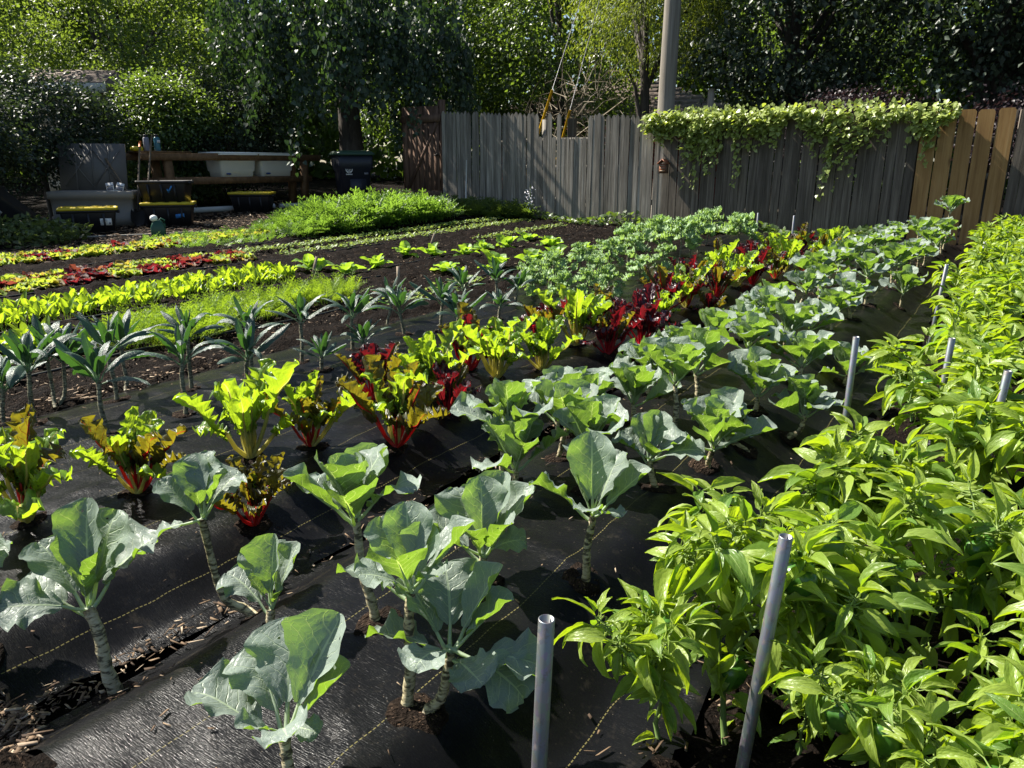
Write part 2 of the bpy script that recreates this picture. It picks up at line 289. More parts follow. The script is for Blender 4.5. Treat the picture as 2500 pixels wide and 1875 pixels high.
class MB:
    def __init__(s): s.V = []; s.UV = []; s.P = {}; s.n = 0
    def add(s, V, polys, UV=None):
        V = np.asarray(V, float); s.V.append(V)
        s.UV.append(np.zeros((len(V), 2)) if UV is None else np.asarray(UV, float))
        for p in polys:
            p = np.asarray(p, int)
            if len(p): s.P.setdefault(p.shape[1], []).append(p + s.n)
        s.n += len(V); return s
    def mesh(s, name, mat, smooth=True):
        return mk(name, np.concatenate(s.V), [np.concatenate(v) for v in s.P.values()], mat, np.concatenate(s.UV), smooth)
    def box(s, c, h, rot=None, taper=1.0):
        sg = np.array([(x, y, z) for z in (-1, 1) for y in (-1, 1) for x in (-1, 1)], float)
        v = sg * np.array(h)
        v[4:, :2] *= taper
        if rot is not None: v = v @ np.array(Euler(rot).to_matrix()).T
        return s.add(v + np.array(c), [[(0, 2, 3, 1), (4, 5, 7, 6), (0, 1, 5, 4), (1, 3, 7, 5), (3, 2, 6, 7), (2, 0, 4, 6)]])
    def tube(s, pts, rad, n=7, cap=True, uv=(0.5, 0.01)):
        pts = np.asarray(pts, float); rad = np.broadcast_to(rad, len(pts)); k = len(pts)
        T = np.gradient(pts, axis=0); T /= np.linalg.norm(T, axis=1)[:, None] + 1e-9
        ref = np.array([0, 0, 1.0]) if abs(T[0, 2]) < 0.9 else np.array([1.0, 0, 0])
        X = np.cross(T, ref); X /= np.linalg.norm(X, axis=1)[:, None] + 1e-9
        Y = np.cross(X, T)
        a = np.arange(n) * 2 * np.pi / n
        v = pts[:, None] + rad[:, None, None] * (np.cos(a)[None, :, None] * X[:, None] + np.sin(a)[None, :, None] * Y[:, None])
        i = np.arange(k - 1)[:, None] * n; j = np.arange(n)[None]; j2 = (j + 1) % n
        q = np.stack([i + j, i + n + j, i + n + j2, i + j2], -1).reshape(-1, 4)[:, ::-1]
        ps = [q]
        if cap: ps += [np.arange(n)[None, :], (np.arange(n) + (k - 1) * n)[None, ::-1]]
        return s.add(v.reshape(-1, 3), ps, np.tile(uv, (k * n, 1)))
    def lathe(s, prof, n=16, sx=1, sy=1):
        prof = np.asarray(prof, float); a = np.arange(n) * 2 * np.pi / n; k = len(prof)
        v = np.stack([prof[:, :1] * np.cos(a) * sx, prof[:, :1] * np.sin(a) * sy, np.repeat(prof[:, 1:], n, 1)], -1)
        i = np.arange(k - 1)[:, None] * n; j = np.arange(n)[None]; j2 = (j + 1) % n
        return s.add(v.reshape(-1, 3), [np.stack([i + j, i + j2, i + n + j2, i + n + j], -1).reshape(-1, 4), np.arange(n)[None, ::-1], (np.arange(n) + (k - 1) * n)[None]])
def link(name, me, parent=None, M=None):
    o = bpy.data.objects.new(name, me); col.objects.link(o)
    if parent is not None: o.parent = parent
    if M is not None: o.matrix_basis = M if isinstance(M, Matrix) else Matrix.Translation(M)
    return o
def tag(o, label, cat, group=None):
    o['label'] = label; o['category'] = cat
    if group: o['group'] = group
    return o
def thing(name, label, cat, loc=(0, 0, 0), rz=0.0, group=None):
    o = bpy.data.objects.new(name, None); col.objects.link(o); o.empty_display_size = 0.1
    o.location = loc; o.rotation_euler = (0, 0, rz); return tag(o, label, cat, group)
def unit(v): return v / (np.linalg.norm(v, axis=-1, keepdims=True) + 1e-9)
def scatter(tV, tP, P, Yd, Zd, S, tUV=None):
    """stamp a template (local y = along, z = upper side) at many points"""
    Y = unit(Yd); X = unit(np.cross(Y, Zd)); Z = np.cross(X, Y); S = np.asarray(S, float)
    if S.ndim == 1: S = np.repeat(S[:, None], 3, 1)
    n, k = len(P), len(tV)
    V = P[:, None] + (tV[None, :, 0, None] * S[:, None, 0, None]) * X[:, None] + (tV[None, :, 1, None] * S[:, None, 1, None]) * Y[:, None] + (tV[None, :, 2, None] * S[:, None, 2, None]) * Z[:, None]
    off = (np.arange(n) * k)[:, None, None]
    return V.reshape(-1, 3), [(np.asarray(p)[None] + off).reshape(-1, np.asarray(p).shape[1]) for p in tP], (None if tUV is None else np.tile(tUV, (n, 1)))
def randdir(n, r=None):
    r = r or rng; return unit(r.normal(size=(n, 3)))
# simple folded leaf, heart leaf, slim leaflet
LEAF6 = (np.array([(0, 0, 0), (0.30, 0.38, 0.07), (0, 0.5, 0), (-0.30, 0.38, 0.07), (0.16, 0.8, 0.0), (0, 1.0, -0.10), (-0.16, 0.8, 0.0)], float), [np.array([(0, 1, 2), (0, 2, 3)]), np.array([(1, 4, 5, 2), (2, 5, 6, 3)])])
HEART = (np.array([(0, 0.08, 0), (0.22, -0.04, 0.03), (0.42, 0.14, 0.05), (0.38, 0.45, 0.03), (0.2, 0.75, -0.02), (0, 1.0, -0.12), (-0.22, -0.04, 0.03), (-0.42, 0.14, 0.05), (-0.38, 0.45, 0.03), (-0.2, 0.75, -0.02), (0, 0.45, 0)], float),
         [np.array([(0, 1, 2, 10), (10, 2, 3, 10)])[:1], np.array([(10, 2, 3), (10, 3, 4), (10, 4, 5), (10, 9, 8), (10, 8, 7), (10, 5, 9)]), np.array([(0, 10, 7, 6)])])
SLIM = (np.array([(0, 0, 0), (0.13, 0.4, 0.03), (0, 1, -0.08), (-0.13, 0.4, 0.03)], float), [np.array([(0, 1, 2), (0, 2, 3)])])
LEAFD = (np.array([(0, 0, 0), (0.33, 0.45, 0.10), (0, 1.0, -0.08), (-0.33, 0.45, 0.10)], float), [np.array([(0, 1, 2), (0, 2, 3)])])
def maple_t():
    pts = [(0, 0), (0.2, 0.08), (0.5, 0.1), (0.38, 0.32), (0.56, 0.6), (0.25, 0.62), (0, 1.0), (-0.25, 0.62), (-0.56, 0.6), (-0.38, 0.32), (-0.5, 0.1), (-0.2, 0.08)]
    V = np.array([(x, y, 0.10 * abs(x) - 0.1 * y * y) for x, y in pts] + [(0, 0.42, 0)])
    return V, [np.array([(12, i, (i + 1) % 12) for i in range(12)])]
MAPLE = maple_t()

def leaf_mesh(name, mat, L, W, pet, prad, nu=8, nv=12, shape='oval', bend=0.5, cup=0.25, ruf=0.0, rf=5, crk=0.0, seed=0, twist=0.0, tipdown=0.0, rib=True, marg=0.0, jit=0.0):
    r = np.random.default_rng(seed)
    v = np.linspace(0, 1, nv + 1); u = np.linspace(-1, 1, nu + 1)
    if shape == 'oval': wv = np.minimum(1, 0.10 + 1.25 * v ** 0.85) * np.sqrt(np.clip(1 - np.clip((v - 0.52) / 0.49, 0, 1) ** 2.4, 0.02, 1))
    elif shape == 'round': wv = np.sin(np.pi * (0.06 + 0.94 * v) ** 0.75) ** 0.5
    elif shape == 'strap': wv = np.minimum(1, (v + 0.04) * 4.5) * np.minimum(1, (1.03 - v) * 3.2) ** 0.7
    elif shape == 'lance': wv = np.sin(np.pi * v ** 0.62) ** 0.95 + 0.02
    elif shape == 'spade': wv = np.minimum(1, (v + 0.05) * 5) * (1 - v ** 2.2) ** 0.6 + 0.02
    else: wv = np.sin(np.pi * v ** 0.8) ** 0.8 + 0.02
    wv = wv / wv.max()
    th = -bend * v ** 1.3 - tipdown * np.clip(v - 0.7, 0, 1) ** 2 * 11
    ds = L / nv
    cy = np.concatenate([[0], np.cumsum(np.cos((th[1:] + th[:-1]) / 2) * ds)]); cz = np.concatenate([[0], np.cumsum(np.sin((th[1:] + th[:-1]) / 2) * ds)])
    uu, vv = np.meshgrid(u, v); hw = W / 2 * wv[:, None]
    if marg: hw = hw * (1 + marg * np.sin(vv * 31 + np.sign(uu) * 1.3 + r.uniform(0, 6)) * np.abs(uu) + marg * r.normal(size=vv.shape) * 0.5 * np.abs(uu))
    x = uu * hw; nz = cup * np.abs(uu) ** 1.6 * hw * 1.2
    p1, p2, p3 = r.uniform(0, 6.28, 3)
    s_ = np.where(uu > 0, p1, p2)
    nz = nz + ruf * W * np.abs(uu) ** 2.2 * (np.sin(rf * 6.28 * vv + s_) + 0.55 * np.sin(rf * 10.9 * vv + s_ * 2 + p3)) * np.clip(wv[:, None] * 1.2, 0.2, 1)
    if crk:
        for _ in range(5):
            a, b, c = r.uniform(-9, 9), r.uniform(-12, 12), r.uniform(0, 6.28); nz = nz + crk * W * np.sin(a * uu + b * vv + c) * 0.4
    nz = nz + twist * uu * hw * vv + (jit * W * np.abs(uu) * r.normal(size=uu.shape) if jit else 0)
    Y = cy[:, None] - nz * np.sin(th)[:, None]; Z = cz[:, None] + nz * np.cos(th)[:, None]
    V = np.stack([x, Y + pet, Z], -1).reshape(-1, 3)
    UV = np.stack([uu * 0.5 + 0.5, vv], -1).reshape(-1, 2)
    i = np.arange(nv)[:, None] * (nu + 1); j = np.arange(nu)[None]
    q = np.stack([i + j, i + j + 1, i + nu + 2 + j, i + nu + 1 + j], -1).reshape(-1, 4)
    b = MB(); b.add(V, [q], UV)
    if pet > 0 and rib:
        mid = nu // 2; c = V.reshape(nv + 1, nu + 1, 3)[:, mid] if nu % 2 == 0 else (V.reshape(nv + 1, nu + 1, 3)[:, mid] + V.reshape(nv + 1, nu + 1, 3)[:, mid + 1]) / 2
        kk = max(3, int(nv * 0.75)); pts = np.concatenate([[(0, -0.012, -0.004), (0, pet * 0.5, -0.004 - pet * 0.03)], c[:kk] - np.array([0, 0, prad * 0.35])])
        rr = np.concatenate([[prad * 1.25, prad], np.linspace(prad * 0.85, prad * 0.15, kk)])
        b.tube(pts, rr, 5)
    return b.mesh(name, mat)
def leafM(az, el, roll=0.0, s=1.0, loc=(0, 0, 0)):
    d = Vector((math.cos(az) * math.cos(el), math.sin(az) * math.cos(el), math.sin(el)))
    n = Vector((-math.cos(az) * math.sin(el), -math.sin(az) * math.sin(el), math.cos(el)))
    x = d.cross(n); M = Matrix((x, d, n)).transposed().to_4x4()
    return Matrix.Translation(loc) @ M @ Matrix.Rotation(roll, 4, 'Y') @ Matrix.Scale(s, 4)

# ------------------------------------------------------------------ terrain
def sm(a, b, t):
    t = np.clip((np.asarray(t, float) - a) / (b - a), 0, 1); return t * t * (3 - 2 * t)
def gz(x, y):
    x = np.asarray(x, float); y = np.asarray(y, float); yy = np.clip(y, 0, 14); xx = np.clip(-x, 0, 22)
    return 0.012 * yy + 0.017 * np.maximum(0, xx - 4) + 0.0028 * np.maximum(0, xx - 5) * np.clip(y - 5, 0, 8) * 0.8
def bz(x): return 0.10 * sm(-3.9, -3.4, x) * (1 - sm(-1.98, -1.70, x)) + 0.12 * sm(-1.62, -1.36, x) * (1 - sm(-0.86, -0.58, x))
def sines(x, y, seed, n, f0, f1):
    r = np.random.default_rng(seed); z = 0
    for _ in range(n):
        a = r.uniform(0, 6.28); f = r.uniform(f0, f1); z = z + np.sin((x * np.cos(a) + y * np.sin(a)) * f + r.uniform(0, 6.28))
    return z / math.sqrt(n)
def fz(x, y): return gz(x, y) + bz(x) + 0.005 * sines(x, y, 3, 8, 5, 14) + 0.0016 * sines(x, y, 4, 8, 16, 40)
FX0, FX1, FY0, FY1 = -3.85, -0.42, 0.42, 11.0
xs = np.concatenate([np.linspace(-90, -16, 10)[:-1], np.linspace(-16, -10, 41)[:-1], np.linspace(-10, 1.5, 260), np.linspace(1.5, 60, 12)[1:]])
ys = np.concatenate([np.linspace(-40, 0, 10)[:-1], np.linspace(0, 13, 280), np.linspace(13, 120, 18)[1:]])
gx, gy = np.meshgrid(xs, ys)
inside = (sm(FX0 + 0.02, FX0 + 0.1, gx) * (1 - sm(FX1 - 0.1, FX1 - 0.02, gx)) * sm(FY0 + 0.02, FY0 + 0.1, gy) * (1 - sm(FY1 - 0.1, FY1 - 0.02, gy)))
near = sm(-11, -9, gx) * (1 - sm(12, 13, gy))
clod = near * (0.012 * sines(gx, gy, 11, 10, 12, 45) + 0.016 * rng.normal(size=gx.shape) * (gx > -9.8))
# soil rows between the vegetable rows
rowz = 0.035 * near * np.sin((gx + 9.3) / 0.8 * np.pi * 0.5) ** 2 * (gx < FX0 - 0.1) * (gx > -10) + 0.06 * sm(-0.42, -0.15, gx) * (1 - sm(0.9, 1.2, gx))
gzv = gz(gx, gy) + (clod + rowz) * (1 - inside) + bz(gx) * sm(-0.2, FY0, gy) * (1 - sm(FY1, FY1 + 0.6, gy)) - 0.035 * inside
nx = len(xs); i = np.arange(len(ys) - 1)[:, None] * nx; j = np.arange(nx - 1)[None]
q = np.stack([i + j, i + j + 1, i + nx + 1 + j, i + nx + j], -1).reshape(-1, 4)
gr = link('ground', mk('ground', np.stack([gx, gy, gzv], -1).reshape(-1, 3), [q], 'soil')); gr['kind'] = 'structure'

def fabric(name, x0, x1, y0, y1, label, seed, ragged):
    X = np.linspace(x0, x1, int((x1 - x0) / 0.02)); Y = np.concatenate([np.linspace(y0, 4.0, int((4 - y0) / 0.02)), np.linspace(4, y1, int((y1 - 4) / 0.04))[1:]])
    a, b = np.meshgrid(X, Y)
    r = np.random.default_rng(seed)
    edge = sines(Y, Y * 0, seed, 5, 2, 9) * 0.03
    t = (a - x0) / (x1 - x0)
    a = a + edge[:, None] * (1 - t) ** 6 - np.roll(edge, 40)[:, None] * t ** 6
    b = b + (sines(a, a * 0, seed + 1, 6, 3, 22) * ragged) * (1 - np.clip((b - y0) / 0.5, 0, 1)) ** 2
    fold = 0.010 * np.exp(-((a - x1 + 0.03) / 0.02) ** 2) * (0.5 + 0.5 * np.sin(b * 9 + np.sin(b * 23)))
    # long soft wrinkles running down the flanks
    wr = 0.011 * (1 - np.abs(np.sin(b * 9 + 2.5 * np.sin(b * 3) + a * 3))) ** 3 * np.clip(sines(a, b, seed + 2, 5, 2, 5), 0, 1) + 0.006 * (1 - np.abs(np.sin(a * 17 + 1.6 * np.sin(b * 2.1) + b * 1.3))) ** 4 * np.clip(sines(a, b, seed + 5, 5, 2, 6), 0, 1) + 0.0009 * sines(a, b, seed + 7, 10, 40, 95)
    z = fz(a, b) + 0.004 + fold + wr
    nn = len(X); i = np.arange(len(Y) - 1)[:, None] * nn; j = np.arange(nn - 1)[None]
    q = np.stack([i + j, i + j + 1, i + nn + 1 + j, i + nn + j], -1).reshape(-1, 4)
    o = link(name, mk(name, np.stack([a, b, z], -1).reshape(-1, 3), [q], 'landscape_fabric'))
    return tag(o, label, 'ground cover')
fab1 = fabric('landscape_fabric', -3.85, -1.66, 0.55, 11.0, 'black woven landscape fabric stretched over the bed of kale and chard', 21, 0.03)
fab2 = fabric('landscape_fabric', -1.63, -0.42, 0.47, 11.0, 'black woven landscape fabric with yellow lines on the collard bed', 31, 0.05)
def hole_mesh(seed):
    r = np.random.default_rng(seed); n = 16; a = np.arange(n) * 2 * np.pi / n
    V = [(0, 0, 0.001)]
    for rad, z in ((0.5, 0.003), (0.85, 0.004), (1.02, -0.012)):
        for k in range(n): V.append((math.cos(a[k]) * rad * 0.06 * r.uniform(0.85, 1.15), math.sin(a[k]) * rad * 0.06 * r.uniform(0.85, 1.15), z + r.normal() * 0.0025))
    t = [(0, 1 + k, 1 + (k + 1) % n) for k in range(n)]
    q = [(1 + s * n + k, 1 + (s + 1) * n + k, 1 + (s + 1) * n + (k + 1) % n, 1 + s * n + (k + 1) % n) for s in range(2) for k in range(n)]
    return mk('planting_hole', V, [t, q], 'hole_soil', smooth=False)
HOLES = [hole_mesh(s) for s in range(4)]
def hole(x, y, fab, s=1.0):
    e = 0.02; g_ = Vector((-(float(fz(x + e, y)) - float(fz(x - e, y))) / (2 * e), -(float(fz(x, y + e)) - float(fz(x, y - e))) / (2 * e), 1)).normalized()
    M = Matrix.Translation((x, y, float(fz(x, y)) + 0.006)) @ g_.to_track_quat('Z', 'Y').to_matrix().to_4x4() @ Matrix.Rotation(random.uniform(0, 6.28), 4, 'Z') @ Matrix.Diagonal((s * random.uniform(0.9, 1.3), s * random.uniform(0.75, 1), 1, 1))
    link('planting_hole', random.choice(HOLES), fab, M)
def drop(x, y): return float(fz(x, y)) if FX0 < x < FX1 and FY0 < y < FY1 else float(gz(x, y)) + 0.01

# ------------------------------------------------------------------ crops: leaf libraries
COL = [leaf_mesh('collard_leaf', 'collard_leaf', (0.15, 0.14, 0.165, 0.15, 0.17, 0.145, 0.155)[s], (0.155, 0.16, 0.12, 0.165, 0.125, 0.15, 0.14)[s], 0.06, 0.0048, 12, 16, 'oval', bend=b, cup=c, ruf=rf, rf=f, crk=0.025, seed=s, twist=t, tipdown=td, marg=0.035)
       for s, (b, c, rf, f, t, td) in enumerate([(0.3, 0.38, 0.06, 2.4, 0.1, 0.0), (0.6, 0.28, 0.08, 2.8, -0.2, 0.15), (0.15, 0.5, 0.06, 2.2, 0.2, 0.0), (1.0, 0.15, 0.07, 3.1, 0.0, 0.2), (0.05, 0.65, 0.05, 2.5, -0.15, 0.0), (0.45, 0.1, 0.09, 2.7, 0.3, 0.1), (0.2, 0.35, 0.10, 3.2, 0.1, 0.3)])]
LAC = [leaf_mesh('lacinato_leaf', 'lacinato_leaf', 0.25, 0.052, 0.05, 0.0042, 6, 16, 'strap', bend=b, cup=c, ruf=0.05, rf=9, crk=0.05, seed=40 + s, twist=t, tipdown=td)
       for s, (b, c, t, td) in enumerate([(0.6, -0.5, 0.1, 0.05), (1.2, -0.55, -0.3, 0.1), (1.7, -0.45, 0.2, 0.2), (0.3, -0.6, 0.2, 0.0), (0.9, -0.35, -0.2, 0.25)])]
CUR = [leaf_mesh('curly_leaf', 'curly_leaf', 0.14, 0.12, 0.05, 0.004, 16, 30, 'oval', bend=b, cup=0.1, ruf=0.17, rf=5.3 + s * .9, crk=0.12, seed=60 + s, tipdown=td, marg=0.14, jit=0.075)
       for s, (b, td) in enumerate([(0.9, 0.2), (1.4, 0.3), (0.5, 0.1), (1.8, 0.3)])]
def chard_lib(mat, sd0):
    return [leaf_mesh('chard_leaf', mat, L, W, p, 0.0065, 12, 20, 'oval', bend=b, cup=c, ruf=0.19, rf=5.2 + s * 0.6, crk=0.14, jit=0.03, seed=sd0 + s, twist=t, tipdown=td, marg=0.06)
            for s, (L, W, p, b, c, t, td) in enumerate([(0.18, 0.085, 0.12, 0.4, 0.4, 0.2, 0.0), (0.15, 0.095, 0.10, 0.7, 0.2, -0.3, 0.2), (0.21, 0.075, 0.13, 0.2, 0.6, 0.1, 0.0), (0.14, 0.09, 0.10, 1.1, 0.2, 0.3, 0.2), (0.19, 0.07, 0.11, 0.1, 0.7, -0.4, 0.1)])]
CH = {'g': chard_lib('chard_leaf_green', 80), 'a': chard_lib('chard_leaf_amber', 90), 'r': chard_lib('chard_leaf_red', 100)}
NAP = [leaf_mesh('cabbage_leaf', 'napa_leaf', 0.19, 0.15, 0.02, 0.005, 8, 10, 'round', bend=b, cup=c, ruf=0.05, rf=3, crk=0.03, seed=120 + s, tipdown=0.1, marg=0.04) for s, (b, c) in enumerate([(0.5, 0.3), (0.9, 0.2), (0.2, 0.5), (1.2, 0.1)])]
PEP = [leaf_mesh('pepper_leaf', 'pepper_leaf', 0.078, 0.026, 0.022, 0.0013, 6, 9, 'lance', bend=b, cup=c, ruf=0.05, rf=2.2, crk=0.05, seed=140 + s, twist=t, tipdown=td) for s, (b, c, t, td) in enumerate([(0.6, 0.45, 0.1, 0.1), (1.0, 0.6, -0.3, 0.1), (0.3, 0.8, 0.3, 0.0), (1.4, 0.3, 0.2, 0.2), (0.8, 0.2, -0.2, 0.3), (0.9, 1.0, 0.0, 0.1)])]

def stem_mesh(top, r0, r1, seed, mat, lie=0.0, knob=0.10):
    r = np.random.default_rng(seed); k = 16; t = np.linspace(0, 1, k)
    top = np.array(top, float)
    hz = top[:2]; pts = np.zeros((k, 3))
    # horizontal drift first when the stem lies down, then up
    ht = t ** (1 - 0.6 * lie) if lie > 0 else t ** 1.1
    zt = t ** (1 + 1.4 * lie)
    pts[:, 0] = hz[0] * ht; pts[:, 1] = hz[1] * ht; pts[:, 2] = top[2] * zt
    if lie > 0: pts[:, 2] += 0.012 * (1 - t)
    wob = 0.05 * np.linalg.norm(top); pts[:, 0] += wob * np.sin(t * 5 + r.uniform(0, 6)) * t * (1 - t) * 2; pts[:, 1] += wob * np.sin(t * 4 + r.uniform(0, 6)) * t * (1 - t) * 2
    pts[0, 2] -= 0.02
    rad = (r0 + (r1 - r0) * t) * (1 + knob * np.sin(np.arange(k) * 2.4) + 0.05 * r.normal(size=k))
    b = MB(); b.tube(pts, rad, 8)
    return b.mesh('stem', mat)
CAMAZ = YAW
def crop(name, label, cat, x, y, top, lib, n, mat=None, r0=0.010, r1=0.008, scale=1.0, elo=20, ehi=80, group=None, lie=0.0, leaves=None, fab=None, seed=0, knob=0.1, hs=1.0, spread=0.03):
    rr = random.Random(seed)
    t = thing(name, label, cat, (x, y, drop(x, y)), 0, group)
    top = Vector(top)
    if mat: link('stem', stem_mesh(top, r0, r1, seed, mat, lie, knob), t)
    ph = rr.uniform(0, 6.28)
    lst = leaves or []
    if leaves is None:
        for i in range(n):
            f = i / max(1, n - 1)
            lst.append((math.degrees(ph) + i * 137.5 + rr.uniform(-15, 15), elo + (ehi - elo) * f ** 0.85 + rr.uniform(-9, 9), (1.0 - 0.45 * f ** 2) * rr.uniform(0.85, 1.12), None))
    else: lst = [(a + math.degrees(CAMAZ), e, s_, v) for a, e, s_, v in leaves]
    for i, (a, e, s_, v) in enumerate(lst):
        f = i / max(1, len(lst) - 1)
        if isinstance(lib, dict): L = lib[rr.choice(lib['_'])]
        else: L = lib
        me = L[v] if v is not None else rr.choice(L)
        loc = top + Vector((0, 0, (f - 0.6) * spread))
        link('leaf', me, t, leafM(R(a), R(e), rr.uniform(-0.35, 0.35), s_ * scale, loc))
    if fab: hole(x + rr.uniform(-0.015, 0.02), y, fab, hs)
    return t

# ---- collards: (x, y, crown offset) with the ones near the front told apart
cl = [
 (-1.57,0.70,-0.09,0.01,0.19,'large collard with a thick leaning stem beside the wood chips', 0, 1.12, [(172,28,1.05,3),(150,48,1.0,0),(96,74,1.15,2),(66,66,1.1,0),(38,50,1.05,1),(-155,22,.85,5),(120,60,.8,4),(20,72,.6,4),(-60,70,.45,2)]),
 (-1.51,1.05,-0.15,-0.03,0.25,'collard whose stem lies along the fabric before turning upright', 1.0, 1.0, [(165,50,.95,0),(120,66,1.0,2),(80,72,1.05,6),(45,50,.95,1),(-165,-10,1.0,3),(20,62,.8,0),(-80,75,.4,4)]),
 (-1.32,0.95,-0.01,0.01,0.06,'short collard with few upright leaves beside the lying collard stem', 0, .95, [(150,38,1.0,5),(110,58,1.05,0),(72,78,1.05,4),(45,60,.95,2),(-20,55,.4,4),(170,60,.5,2)]),
 (-0.91,0.66,-0.03,0.02,0.11,'low collard with broad cupped leaves and a short scarred stem', 0, 1.05, [(165,28,1.08,0),(125,48,1.05,5),(95,52,1.15,0),(45,56,1.15,4),(10,48,.9,2),(-70,45,.72,1),(-140,35,.5,2),(-20,20,.4,3)]),
 (-1.88,0.55,-0.05,0.02,0.16,'collard half out of sight behind the large leaning one', 0, 1.0, None),
 (-0.89,0.94,-0.03,0.06,0.23,'tall straight collard sharing one planting hole with a curved one', 0, 1.0, [(160,25,1.0,1),(130,60,1.05,0),(100,66,1.05,2),(60,62,.8,4),(25,45,1.05,2),(-100,58,.95,0),(-150,40,.8,5),(-30,45,.6,1)]),
 (-0.85,0.95,0.03,0.05,0.13,'collard with big drooping leaves on a stem curving from a shared hole', 0.6, 1.08, [(-8,14,1.1,3),(-60,20,.75,1),(170,22,1.0,1),(140,48,1.0,0),(95,52,1.05,5),(40,50,1.0,2),(10,45,.9,0),(-120,30,.7,3),(-30,-5,1.0,3)]),
 (-1.15,1.12,-0.08,0.03,0.24,'collard with a dense high crown above a long pale stem', 0, 1.08, None),
 (-1.06,1.42,0.00,0.02,0.06,'low spreading collard between two tall bare stems', 0, 1.05, [(160,38,1.0,0),(130,62,1.1,1),(95,70,1.0,2),(60,62,1.05,4),(30,50,1.05,2),(-40,58,.8,0),(-110,50,.85,2),(-170,30,.8,1),(0,30,.6,3)]),
 (-0.82,1.57,-0.01,0.05,0.17,'open collard with one erect oval leaf over a knobbly stem foot', 0, 1.0, [(100,82,1.15,2),(165,38,1.05,1),(45,60,1.0,0),(15,40,.95,2),(-40,35,.5,3),(-110,40,.55,1),(140,55,.6,4),(60,45,.6,5)]),
 (-1.28,1.92,-0.01,0.02,0.08,'leafy collard behind the low spreading one', 0, 1.08, None),
 (-1.36,1.96,-0.01,0.06,0.18,'thin stemmed collard rising out of the leafy middle clump', 0, 1.0, None),
 (-1.09,2.06,-0.01,0.05,0.14,'collard behind the open one with the erect leaf', 0, .95, None),
 (-1.42,2.45,-0.02,0.01,0.09,'broad collard next to the green chard with pale stalks', 0, 1.05, None),
 (-1.32,2.61,-0.04,-0.01,0.07,'collard with a small yellow leaf at its heart', 0, 1.0, None),
 (-1.22,2.71,-0.01,0.03,0.09,'round crowned collard on a thick pale stem', 0, 1.05, None),
 (-1.03,2.70,-0.03,0.05,0.21,'palm shaped collard on a long straight spotted stem', 0, .95, None),
 (-1.08,3.08,-0.03,0.04,0.16,'collard with a wide crown behind the palm shaped one', 0, 1.1, None),
 (-0.85,3.18,0.00,0.02,0.08,'bushy collard beside a stem bent along the fabric', 0, 1.12, None),
 (-0.70,3.14,0.05,0.07,0.10,'collard on a stem bent along the fabric near the peppers', 1.0, 1.0, None),
 (-0.76,2.79,-0.07,-0.03,0.05,'small low collard in front of the bent stem', 0, .85, None),
 (-0.90,2.21,-0.03,0.01,0.09,'collard with one pale leaf hanging down towards the peppers', 0, .95, [(140,50,.8,0),(100,60,.9,2),(60,60,.9,4),(20,38,.95,1),(-5,25,1.05,3),(-80,40,.7,0),(180,35,.8,1)]),
]
for i, (x, y, a, b, c, lab, lie, s_, lv) in enumerate(cl):
    crop('collard_plant', lab, 'collard', x, y, (a, b, c), COL, 13, 'collard_stem', 0.017 if i == 0 else 0.0125, 0.014 if i == 0 else 0.0095, s_ * (0.92 if i == 0 else 0.82 if i < 7 else 0.95), 34, 86, 'collards in the fabric bed', lie, lv, fab2 if x > -1.62 else fab1, 200 + i)
far = [(-0.66,4.14,.07),(-1.01,4.24,.11),(-0.97,4.52,.11),(-1.31,4.42,.08),(-1.23,4.63,.13),(-0.91,4.99,.12),(-0.88,5.42,.11),(-1.36,3.55,.12),(-0.80,3.72,.10),(-1.30,2.24,.13),(-1.33,3.12,.12),(-1.34,3.95,.12),(-0.82,2.5,.10),(-1.08,3.75,.14)]
for k in range(13):
    yy = 4.95 + k * 0.44
    far.append((-1.28 + rng.normal() * 0.05, yy + rng.normal() * 0.06, rng.uniform(.10, .20)))
    if k > 1: far.append((-0.80 + rng.normal() * 0.06, yy + 0.2 + rng.normal() * 0.06, rng.uniform(.13, .26)))
for i, (x, y, h) in enumerate(far):
    if y > 10.6: continue
    lab = 'collard in the far half of the bed towards the vine covered fence' if y > 4.9 else 'collard in the crowded middle of the fabric bed'
    if y > 9.9 and x > -1: lab = 'tallest collard at the end of the bed by the new fence boards' if y > 10.15 else lab
    crop('collard_plant', lab, 'collard', x, y, (rng.normal() * .02, rng.normal() * .02, h * (1.9 if y > 10.15 and x > -1 else 1.0)), COL, 14, 'collard_stem', 0.011, 0.009, rng.uniform(0.9, 1.08), 24, 84, 'collards in the fabric bed', 0, None, fab2, 300 + i)

# ---- lacinato kale
kl = [(-3.83,1.42,-0.04,0.04,0.17),(-3.41,1.38,-0.06,0.04,0.23),(-3.91,1.69,-0.07,0.03,0.23),(-3.92,1.72,-0.02,0.06,0.22),(-3.03,1.49,-0.07,0.03,0.22),(-3.44,1.76,-0.07,0.03,0.23),(-3.88,2.04,-0.05,0.04,0.22),(-2.97,1.81,-0.05,0.05,0.23),(-3.30,2.06,-0.04,0.04,0.26),(-3.06,2.21,-0.02,0.03,0.16),(-3.24,2.38,-0.05,0.04,0.24),(-3.23,2.70,-0.04,0.05,0.23),(-3.00,2.64,-0.01,0.01,0.08),(-3.21,3.07,-0.03,0.04,0.2),(-3.07,3.02,-0.01,0.01,0.07),(-3.61,3.80,-0.00,0.05,0.16),(-3.21,3.53,-0.04,0.01,0.15),(-3.08,3.73,-0.01,0.05,0.18),(-2.93,3.71,0.00,0.03,0.11),(-3.72,4.86,-0.04,0.01,0.13),(-3.30,4.67,-0.01,0.04,0.18),(-2.96,4.23,0.00,0.03,0.09),(-3.20,4.81,-0.00,0.03,0.11),(-3.35,1.05,-.03,.02,.2)]
